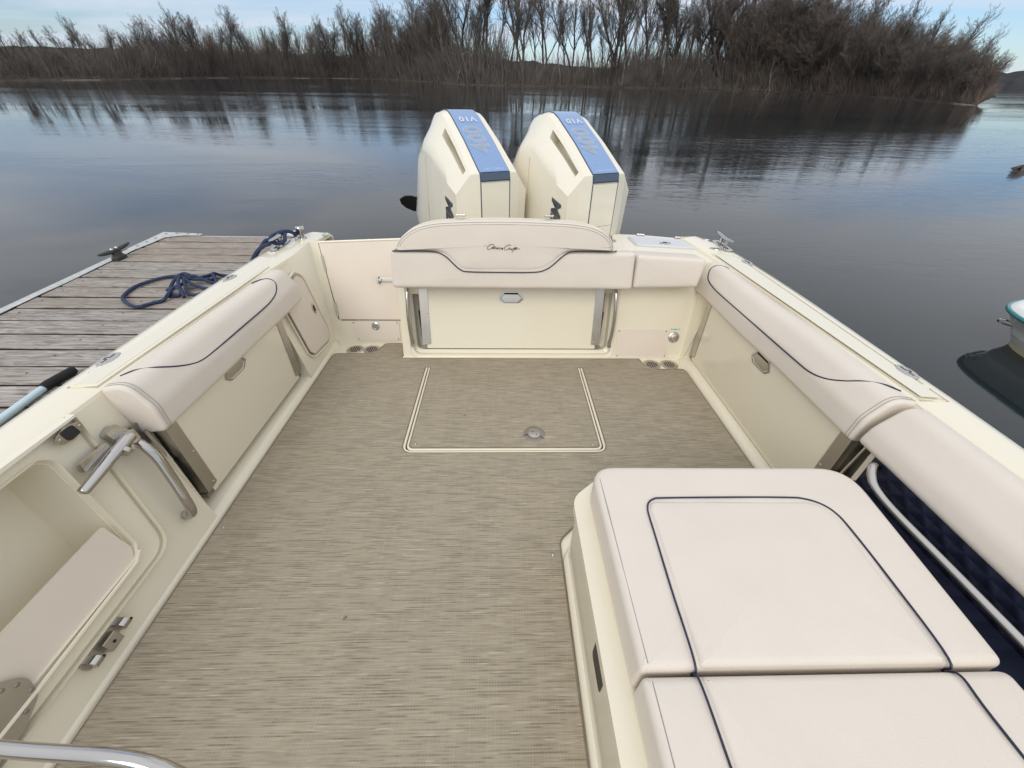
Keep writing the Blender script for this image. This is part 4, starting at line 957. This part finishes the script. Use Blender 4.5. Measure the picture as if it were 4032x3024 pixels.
# ================================================================== OUTBOARD MOTORS
def outboard(cx, label):
    BT = .16
    rt = empty('outboard_motor', label, 'outboard motor', (cx, 2.9, .40), 'pair of outboard motors on the transom', rot=R(28))
    Z0 = .40
    A = [(.113, 0, BT), (.113, 0, .985), (.1135, .008, 1.030), (.109, .25, 1.198), (.105, .47, 1.330), (.103, .58, 1.362), (.10, .72, 1.335), (.10, .86, 1.20), (.10, .92, .95), (.10, .92, BT)]
    Bq = [(.195, .028, BT), (.188, .022, .985), (.172, .018, 1.026), (.160, .255, 1.190), (.151, .47, 1.318), (.147, .58, 1.348), (.145, .72, 1.320), (.145, .86, 1.19), (.15, .915, .95), (.15, .915, BT)]
    C_ = [(.255, .065, BT), (.270, .052, .86), (.272, .050, .908), (.290, .25, .995), (.300, .42, 1.070), (.302, .56, 1.098), (.29, .70, 1.08), (.26, .84, 1.00), (.2, .905, .85), (.2, .90, BT)]
    D_ = [(.255, .065, BT), (.262, .06, .62), (.262, .06, .66), (.293, .25, .66), (.318, .42, .66), (.33, .56, .66), (.345, .72, .66), (.31, .87, .66), (.22, .925, .60), (.2, .90, BT)]
    E_ = [(.24, .08, BT), (.24, .08, BT), (.24, .08, BT), (.27, .25, BT), (.285, .42, BT), (.295, .56, BT), (.30, .72, BT), (.27, .86, BT), (.2, .90, BT), (.2, .90, BT)]
    cols = [0, 1, 2, 2.22, 2.6, 3, 3.4, 3.82, 4, 4.5, 5, 5.5, 6, 6.5, 7, 8, 9]
    def at(Lq, t):
        i = min(int(t), len(Lq) - 2); f = t - i
        if 4 <= t <= 7 and f:                      # rounded crown
            a, b_, c, d = (V(Lq[max(0, i - 1)]), V(Lq[i]), V(Lq[i + 1]), V(Lq[min(9, i + 2)])); return .5 * ((2 * b_) + (c - a) * f + (2 * a - 5 * b_ + 4 * c - d) * f * f + (3 * b_ - a - 3 * c + d) * f ** 3)
        return V(Lq[i]).lerp(V(Lq[i + 1]), f)
    rows = []
    for t in cols:
        a, b_, c, d_, e = (at(q, t) for q in (A, Bq, C_, D_, E_))
        s1 = b_.lerp(c, .13); s2 = b_.lerp(c, .32)
        n_ = V((.010, 0, .004)) * (2.3 < t < 7)
        rows.append([a, b_, s1, s2, b_.lerp(c, .65) + n_, c, d_, e])
    body = MB(); off = V((0, 0, -Z0)); pocket = []
    K = len(rows[0])
    for sx in (1, -1):
        T = lambda p: V((p.x * sx, p.y, p.z)) + off
        base = len(body.v); body.v += [tuple(T(p)) for r_ in rows for p in r_]
        for i in range(len(cols) - 1):
            for j in range(K - 1):
                if j == 2 and 2.2 < cols[i] < 3.8: continue
                f = (base + i * K + j, base + i * K + j + 1, base + (i + 1) * K + j + 1, base + (i + 1) * K + j)
                pos = {tuple(round(x, 5) for x in body.v[q]) for q in f}
                if len(pos) >= 3: body.f.append(f)
        # vent pocket
        i0, i1 = cols.index(2.22), cols.index(3.82)
        loop = [rows[i][2] for i in range(i0, i1 + 1)] + [rows[i][3] for i in range(i1, i0 - 1, -1)]
        inn = [p + V((-.10, .03, -.04)) for p in loop]
        body.loft([[T(p) for p in loop], [T(p) for p in inn]], True, False)
        cb = len(body.v); body.v += [tuple(T(p)) for p in inn]; body.f.append(tuple(range(cb, cb + len(inn))))
    for i in range(len(cols) - 1):                  # centre strip under the stripe
        a, b_ = rows[i][0], rows[i + 1][0]; dp = V((0, .004, -.004)) + off
        body.add([V((-a.x, a.y, a.z)) + dp, V((a.x, a.y, a.z)) + dp, V((b_.x, b_.y, b_.z)) + dp, V((-b_.x, b_.y, b_.z)) + dp], [(0, 1, 2, 3)])
    cowl = body.build('cowl', 'motor_paint', rt, bev=.009, seg=3, ang=42)
    for sx in (1, -1):
        MB().tube(smooth_path([V((sx * (q.x + .0015), q.y, q.z)) + off for q in (at(C_, 4.6), at(C_, 4.6).lerp(at(D_, 4.5), .5), at(D_, 4.5), at(D_, 4.5).lerp(at(E_, 4.4), .5))], 4), .0022, 5).build('cowl_seam', 'seam', cowl)
    def band(name, t0, t1, k, out_, mt, nseg=10, parent=cowl):
        q = MB(); rr = []
        for i in range(nseg + 1):
            t = t0 + (t1 - t0) * i / nseg; p = at(A, t); rr.append([V((x * p.x * k, p.y - out_ * (1 - .5 * (t > 2)), p.z + out_ * (t > 1.5))) + off for x in (-1, -.5, 0, .5, 1)])
        q.loft(rr, False); q.loft([[p + V((0, .006, -.006)) for p in r_] for r_ in rr], False)
        return q.build(name, mt, parent, ang=25)
    stripe = band('stripe', 2.02, 7, .965, .0045, 'stripe_blue', 20)
    band('stripe_front', 1.06, 1.98, .965, .0040, 'stripe_dark', 3)
    band('front_panel', 0, .985, .93, .0035, 'motor_paint', 4)
    for sx in (1, -1):
        q = MB().tube([V((sx * at(A, t).x * (.97 if t < 1 else .985), at(A, t).y + .0005, at(A, t).z + .001)) + off for t in (0, .5, 1, 1.5, 2, 2.5, 3, 3.5, 4, 4.5, 5, 5.5, 6, 7)], .0032, 6); q.build('panel_gap', 'stripe_dark', cowl)
    MB().tube([V((x, -.002, .9862)) + off for x in (-.108, 0, .108)], .0032, 6).build('panel_gap', 'black', cowl)
    MB().tube([V((x, -.002, .70)) + off for x in (-.108, 0, .108)], .0022, 6).build('panel_gap', 'mat_edge', cowl)
    path = [at(A, 2 + 5 * i / 120) for i in range(121)]; arc = [0.]
    for i in range(120): arc.append(arc[-1] + V((0, path[i + 1].y - path[i].y, path[i + 1].z - path[i].z)).length)
    def S(x, s_, c):
        i = max(0, min(119, next((k for k in range(120) if arc[k + 1] >= s_), 119))); f = (s_ - arc[i]) / max(1e-6, arc[i + 1] - arc[i])
        p = path[i].lerp(path[i + 1], f); tg = V((0, path[i + 1].y - path[i].y, path[i + 1].z - path[i].z)).normalized(); nn = V((0, -tg.z, tg.y))
        return V((x, p.y - .00225, p.z + .0045)) + nn * (c + .0006) + off
    text_mesh('400', .176, lambda a, b_, c: S(-(b_ + .002), a * .98 + .305, c), .0012, .0085, space=.98).build('digit_outline', 'digit_rim', stripe)
    text_mesh('400', .176, lambda a, b_, c: S(-(b_ + .002), a * .98 + .305, c + .0012), .0012, .0045, space=.98).build('digits', 'digit_grey', stripe)
    text_mesh('V10', .066, lambda a, b_, c: S(-(a * 1.15), .505 - b_, c), .005, .0022, space=1.1).build('badge_letters', 'letter_silver', stripe)
    text_mesh('MERCURY', .026, lambda a, b_, c: S(-(a * 1.25), .030 - b_, c), .0008, .0006, space=1.1).build('badge_letters', 'digit_rim', stripe)
    sd = fr(V((-.2865, .165, .625)) + off, (-.035, .0, -1), (.13, -1, 0))
    text_mesh('MERCURY', .135, lambda a, b_, c: sd(a + .030, b_, c + .005), .0012, .0045, shear=.35, space=.92).build('side_letters', 'letter_dark', cowl)
    # mid-section, gearcase and propeller, tilted up behind the cowl
    ms = MB().loft([[V((x * w1, y0 + y * l1, z)) + off for x, y in ((-1, -.6), (-.6, -1), (.6, -1), (1, -.6), (1, .6), (.6, 1), (-.6, 1), (-1, .6))] for z, w1, l1, y0 in ((.44, .17, .30, .45), (.36, .15, .26, .46), (.22, .12, .2, .48), (.05, .11, .17, .50))])
    ms.build('swivel_bracket', 'motor_paint', rt, bev=.01)
    gc = MB().tube([V((-.02, .62, .30)) + off, V((-.03, .85, .42)) + off, V((-.04, 1.02, .50)) + off, V((-.05, 1.14, .56)) + off, V((-.055, 1.22, .58)) + off], [.09, .085, .075, .07, .05], 14, flat=1.4); gco = gc.build('gearcase', 'motor_paint', rt)
    MB().slab(rpoly([(-.20, .95, .05), (.16, .95, .05), (.13, 1.20, .04), (-.17, 1.20, .04)], 5), .66 - Z0, .675 - Z0, m=lambda a, b_, c: V((a, b_, c + (b_ - 1.0) * .55))).build('ventilation_plate', 'motor_paint', gco, bev=.004)
    pr = empty_part('propeller', rt); hb = V((-.06, 1.215, .58)) + off
    MB().tube([hb - V((0, .06, .03)), hb + V((0, .08, .04))], [.05, .04], 14).build('hub', 'black', pr)
    for k in range(3):
        an = R(158 + 120 * k); dx = V((math.cos(an), .0, math.sin(an))); tx = V((-math.sin(an), .55, math.cos(an))).normalized(); nn = dx.cross(tx).normalized()
        b_ = MB(); n1 = []; n2 = []
        prof = [(.03, .03), (.09, .05), (.16, .066), (.23, .064), (.285, .045), (.31, .012)]
        lp_ = [hb + dx * l + tx * w2 + nn * .012 * math.sin(l * 12) for l, w2 in prof] + [hb + dx * l - tx * w2 - nn * .012 * math.sin(l * 12) for l, w2 in reversed(prof)]
        b_.loft([[p + nn * .005 for p in lp_], [p - nn * .005 for p in lp_]]); b_.build('blade', 'black', pr, ang=50)
    return rt
outboard(-.077, 'cream outboard motor with blue stripe, the left one of the pair')
outboard(.672, 'cream outboard motor with blue stripe, the right one of the pair')

# ================================================================== DOCK AND THINGS ON IT (world frame)
DZ = .60
dock = empty('dock', 'weathered wooden plank dock with white metal edge along the left side', 'dock', (-2.4, 1.5, 0), on_boat=False)
DO = V((-2.4, 1.5, 0)); dm = lambda a, b, c=0.: V((a, b, c)) - DO
variants = []
for k in range(5):
    r_ = random.Random(k); pm = MB(); nx = 12
    rings = []
    for i in range(nx + 1):
        x = -.69 + 1.38 * i / nx; w0 = .0688 + r_.uniform(-.0014, .0014); zt = .0 + r_.uniform(-.0012, .0012)
        rings.append([(x, -w0, -.036), (x, -w0, zt - .004), (x, -w0 + .004, zt), (x, w0 - .004, zt), (x, w0, zt - .004), (x, w0, -.036)])
    pm.loft(rings); o = pm.build('tmp', ['weathered_plank', 'plank_gap_shade'], ang=30)
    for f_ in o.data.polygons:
        if abs(f_.normal.y) > .8 or f_.normal.z < -.5: f_.material_index = 1      # sides painted dark as the shade in the plank gaps
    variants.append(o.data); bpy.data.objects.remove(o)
rp_ = random.Random(5)
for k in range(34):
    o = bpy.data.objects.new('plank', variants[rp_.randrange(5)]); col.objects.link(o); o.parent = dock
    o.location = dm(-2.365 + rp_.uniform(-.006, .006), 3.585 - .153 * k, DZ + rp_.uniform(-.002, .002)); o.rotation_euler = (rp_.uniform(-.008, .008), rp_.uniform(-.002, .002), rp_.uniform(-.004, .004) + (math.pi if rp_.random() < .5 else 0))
for k in range(34):
    for x in (-2.98, -2.36, -1.76):
        o = MB().lathe([(.005, 0), (.005, .0006), (.0005, .0006)], lambda a, b, c: dm(x + a + rp_.uniform(-.001, .001), 3.60 - .153 * k + b, DZ + .0015 + c), 6)
        if k < 20: o.build('nail', 'iron', dock)
def wavy_edge(x0, x1, y0, y1, n_, j):
    r_ = random.Random(9); L_ = []
    for i in range(n_ + 1): y = y0 + (y1 - y0) * i / n_; L_.append([dm(x0, y, DZ - .16), dm(x0, y, DZ + .004), dm(x0 + .012, y, DZ + .010), dm(x1 + r_.uniform(-j, j), y, DZ + .007), dm(x1 + r_.uniform(-j, j) * .3, y, DZ + .003)])
    return MB().loft(L_, False)
wavy_edge(-3.125, -3.062, -1.6, 3.67, 60, .006).build('edge_angle', 'galv', dock)
for x in (-3.08, -2.4, -1.74): MB().box(x - .03, x + .03, -1.6, 3.655, DZ - .19, DZ - .045, dm).build('joist', 'iron', dock)
MB().box(-3.10, -1.69, 3.645, 3.672, DZ - .19, DZ - .002, dm).build('end_beam', 'galv', dock)
MB().box(-3.10, -1.70, -1.6, 3.64, DZ - .24, DZ - .20, dm).build('under_deck', 'iron', dock)
cp = MB().slab([V(p) for p in ((-3.13, 3.30), (-3.055, 3.30), (-3.02, 3.60), (-2.90, 3.655), (-2.755, 3.66), (-2.755, 3.70), (-3.13, 3.735))], DZ + .003, DZ + .010, m=dm).build('corner_plate', 'galv', dock, bev=.002)
for a, b in ((-3.09, 3.36), (-3.085, 3.46), (-3.08, 3.56), (-3.07, 3.68), (-2.98, 3.69), (-2.88, 3.685), (-2.79, 3.68)): screw(cp, dm, a, b, DZ + .010, .011, 'dark_metal', 'bolt')
fe = MB().slab([V(p) for p in ((-2.10, 3.665), (-1.68, 3.665), (-1.68, 3.705), (-2.10, 3.70))], DZ + .003, DZ + .010, m=dm).build('edge_plate', 'galv', dock, bev=.002)
for a in (-2.04, -1.92, -1.80): screw(fe, dm, a, 3.684, DZ + .010, .010, 'dark_metal', 'bolt')
for a, b in ((-2.9, -1.2), (-2.9, 1.2), (-2.9, 3.0)): MB().box(a - .1, a + 1.0, b - .5, b + .5, -.15, DZ - .2, dm).build('float', 'black', dock, bev=.03)
cl_ = empty_part('dock_cleat', dock)
CMd = fr(dm(-3.035, 3.095, DZ + .006), (0.05, 1, 0), (-1, .05, 0))
MB().slab(rpoly([(-.05, -.03, .02), (.05, -.03, .02), (.05, .03, .02), (-.05, .03, .02)], 4), 0, .010, m=CMd).build('base', 'iron', cl_, bev=.003)
MB().loft([[CMd(x * w1, y * w2, z) for x, y in ((-1, -1), (1, -1), (1, 1), (-1, 1))] for z, w1, w2 in ((.010, .050, .028), (.035, .030, .018), (.055, .036, .017))]).build('pedestal', 'iron', cl_, bev=.006)
MB().tube([CMd(-.14 + .28 * i / 12, 0, .062 + .012 * ((i - 6) / 6) ** 2) for i in range(13)], [.007 + .008 * (1 - ((i - 6) / 6) ** 2) ** .5 for i in range(13)], 10).build('horn', 'iron', cl_)
for a in (-.022, .022): MB().dome(.013, .012, lambda x, y, z: CMd(a + x, y, .074 + z), 10).build('bolt', 'chrome', cl_)

def rope_thing(name, label, strands, r, org, on_boat=False):
    o = MB()
    for s_ in strands: o.tube(smooth_path(s_, 7), r, 9)
    b = o.build(name, 'rope_navy', org=org); b.matrix_world = (B if on_boat else MX()) @ MX.Translation(org)
    return tag(b, label, 'rope')
zr = DZ + .014
RS = {'a': [(-2.23, 2.66, .03), (-2.34, 2.75), (-2.43, 2.73), (-2.5, 2.65), (-2.53, 2.56), (-2.51, 2.45), (-2.47, 2.38), (-2.38, 2.31), (-2.3, 2.28), (-2.25, 2.33), (-2.21, 2.37), (-2.2, 2.42, .02), (-2.21, 2.49, .03), (-2.21, 2.56, .02), (-2.24, 2.65)],
      'b': [(-2.2, 2.42), (-2.25, 2.49), (-2.29, 2.58, .01), (-2.3, 2.67, .03), (-2.27, 2.7, .04), (-2.21, 2.66, .05), (-2.17, 2.68, .02), (-2.16, 2.76), (-2.14, 2.79), (-2.1, 2.74), (-2.09, 2.69), (-2.13, 2.65, .02), (-2.18, 2.63, .03), (-2.2, 2.6, .05), (-2.16, 2.53, .02), (-2.11, 2.47), (-2.05, 2.45), (-2.03, 2.47), (-1.98, 2.5)],
      'c': [(-2.21, 2.64, .03), (-2.17, 2.66, .04), (-2.08, 2.65), (-2.04, 2.66), (-2.09, 2.73, .03), (-2.07, 2.77), (-2.02, 2.76), (-1.98, 2.71)],
      'd': [(-2.23, 2.46, .03), (-2.18, 2.44), (-2.16, 2.47), (-2.2, 2.54, .05), (-2.21, 2.6, .06), (-2.14, 2.57, .02), (-2.08, 2.56), (-2.01, 2.54)], 'e': [(-2.19, 2.49, .04), (-2.15, 2.47, .02), (-2.11, 2.42)]}
rope_thing('rope', 'loose navy blue rope lying in a loop on the dock planks', [[(p[0], p[1], zr + (p[2] if len(p) > 2 else 0)) for p in s_] for s_ in RS.values()], .0105, (-2.2, 2.55, DZ))
zc = GZ(2.56)
rope_thing('mooring_line', 'navy mooring line cleated on the boat and running to the dock', [
    [(-1.415, 2.70, zc + .035), (-1.43, 2.66, zc + .06), (-1.455, 2.62, zc + .07), (-1.475, 2.57, zc + .05), (-1.45, 2.53, zc + .03), (-1.43, 2.57, zc + .03), (-1.455, 2.63, zc + .065), (-1.49, 2.60, zc + .06), (-1.485, 2.52, zc + .06), (-1.47, 2.46, zc + .04), (-1.50, 2.44, zc + .03), (-1.555, 2.43, zc - .01), (-1.60, 2.42, zc - .08), (-1.62, 2.46, zc - .20)],
    [(-1.43, 2.55, zc + .02), (-1.455, 2.50, zc + .03), (-1.49, 2.48, zc + .055), (-1.53, 2.47, zc + .02), (-1.575, 2.45, zc - .03), (-1.60, 2.40, zc - .09), (-1.61, 2.36, zc - .16), (-1.62, 2.42, zc - .25)],
    [(-1.415, 2.70, zc + .035), (-1.405, 2.735, zc + .05), (-1.42, 2.75, zc + .03), (-1.44, 2.72, zc + .02)]], .0115, (-1.46, 2.56, zc), True)
pole = empty('boat_pole', 'pale blue metal pole with black foam grip lying on the dock', 'pole', (-2.13, 1.4, DZ), on_boat=False); po_ = V((-2.13, 1.4, DZ))
pq = lambda a, b, c=0.: V((a, b, c)) - po_
MB().tube([pq(-2.145, 1.53, DZ + .020), pq(-2.128, 1.25, DZ + .020), pq(-2.115, 1.06, DZ + .020)], .016, 14).build('shaft', 'pole_blue', pole)
MB().tube([pq(-2.117, 1.075, DZ + .0225), pq(-2.09, .5, DZ + .0225)], .0175, 14).build('lower_section', 'orange', pole)
MB().tube([pq(-2.141, 1.47, DZ + .022), pq(-2.143, 1.50, DZ + .022), pq(-2.118 - .005, 1.60, DZ + .022), pq(-2.120, 1.615, DZ + .022)], [.019, .0205, .0205, .016], 14).build('foam_grip', 'foam_black', pole)
bg_ = MB(); r_ = random.Random(2)
rings = [[V((-1.90 + math.cos(a) * rr_ * 1.7 * (1 + .35 * noise.noise(V((math.cos(a) * 3, math.sin(a) * 3, z * 40)))), 3.66 + math.sin(a) * rr_ * (1 + .4 * noise.noise(V((math.cos(a) * 3 + 9, math.sin(a) * 3, z * 40)))), DZ + .011 + z)) - V((-1.9, 3.66, DZ)) for a in (2 * math.pi * j / 22 for j in range(22))] for rr_, z in ((.028, 0), (.042, .012), (.038, .028), (.024, .040), (.006, .044))]
b = bg_.loft(rings).build('plastic_wrap', 'plastic_clear', ang=20); b.location = (-1.9, 3.66, DZ); tag(b, 'crumpled clear plastic on the far end of the dock', 'plastic wrap')

# ================================================================== NEIGHBOURING BOAT AND DRIFTWOOD
nb = empty('small_boat', 'white small boat with teal rub rail at the right edge', 'boat', (5.0, 2.0, 0), on_boat=False); no = V((5.0, 2.0, 0))
def outline(pts): return smooth_path([(a, b, 0) for a, b in pts], 6)
top = outline([(4.02, -.6), (4.06, .6), (4.13, 1.7), (4.20, 2.5), (4.27, 2.86), (4.42, 3.04), (4.75, 3.14), (5.2, 3.12), (5.6, 2.95), (5.75, 2.4), (5.8, 1.2), (5.8, -.6)])
wl = outline([(4.26, -.6), (4.27, .6), (4.30, 1.7), (4.355, 2.45), (4.405, 2.75), (4.52, 2.87), (4.8, 2.92), (5.15, 2.9), (5.45, 2.8), (5.6, 2.3), (5.62, 1.2), (5.62, -.6)])
rows = []
for t, z in ((0, -.12), (.05, -.02), (.18, .05), (.38, .11), (.44, .125), (.46, .15), (.62, .19), (.80, .235), (.92, .262)): rows.append([wl[i].lerp(top[i], t) + V((0, 0, z)) - no for i in range(len(top))])
hb_ = MB(); hb_.loft(rows[2:], False); hb_.build('hull', 'hull_white', nb); hb_ = MB(); hb_.loft(rows[:3], False); hb_.build('stained_bottom', 'hull_stain', nb)
rr2 = [p + V((0, 0, .285)) - no for p in top]
MB().tube(rr2, .017, 8).build('rub_rail', 'teal', nb)
dkk = [p + V((0, 0, 0)) for p in top]; c_ = V((5.0, 1.6, 0))
rows = [[p + (c_ - p) * t + V((0, 0, z)) - no for p in dkk] for t, z in ((.004, .30), (.02, .325), (.05, .338), (.09, .340), (.12, .325), (.14, .27), (.2, .26), (.9, .26))]
MB().loft(rows, False).build('deck', 'white_paint', nb)
MB().tube(smooth_path([V((4.40, 2.85, .19)) - no, V((4.33, 2.93, .20)) - no, V((4.31, 2.955, .185)) - no, V((4.335, 2.94, .165)) - no, V((4.405, 2.86, .16)) - no], 5), .007, 8).build('bow_eye', 'chrome', nb)
dw = MB().tube(smooth_path([(13.9, 11.4, -.10), (14.3, 11.7, .03), (14.8, 12.1, .14), (15.4, 12.7, .30), (16.4, 13.6, .42)], 5), [.05 + .004 * i for i in range(21)], 9)
dw.tube(smooth_path([(14.1, 12.0, -.1), (14.4, 11.85, .06), (14.9, 12.0, .08)], 4), .05, 7)
b = dw.build('driftwood', 'driftwood', org=(14, 11.7, 0)); b.location = (14, 11.7, 0); tag(b, 'dark driftwood log rising from the water at the right edge', 'log')
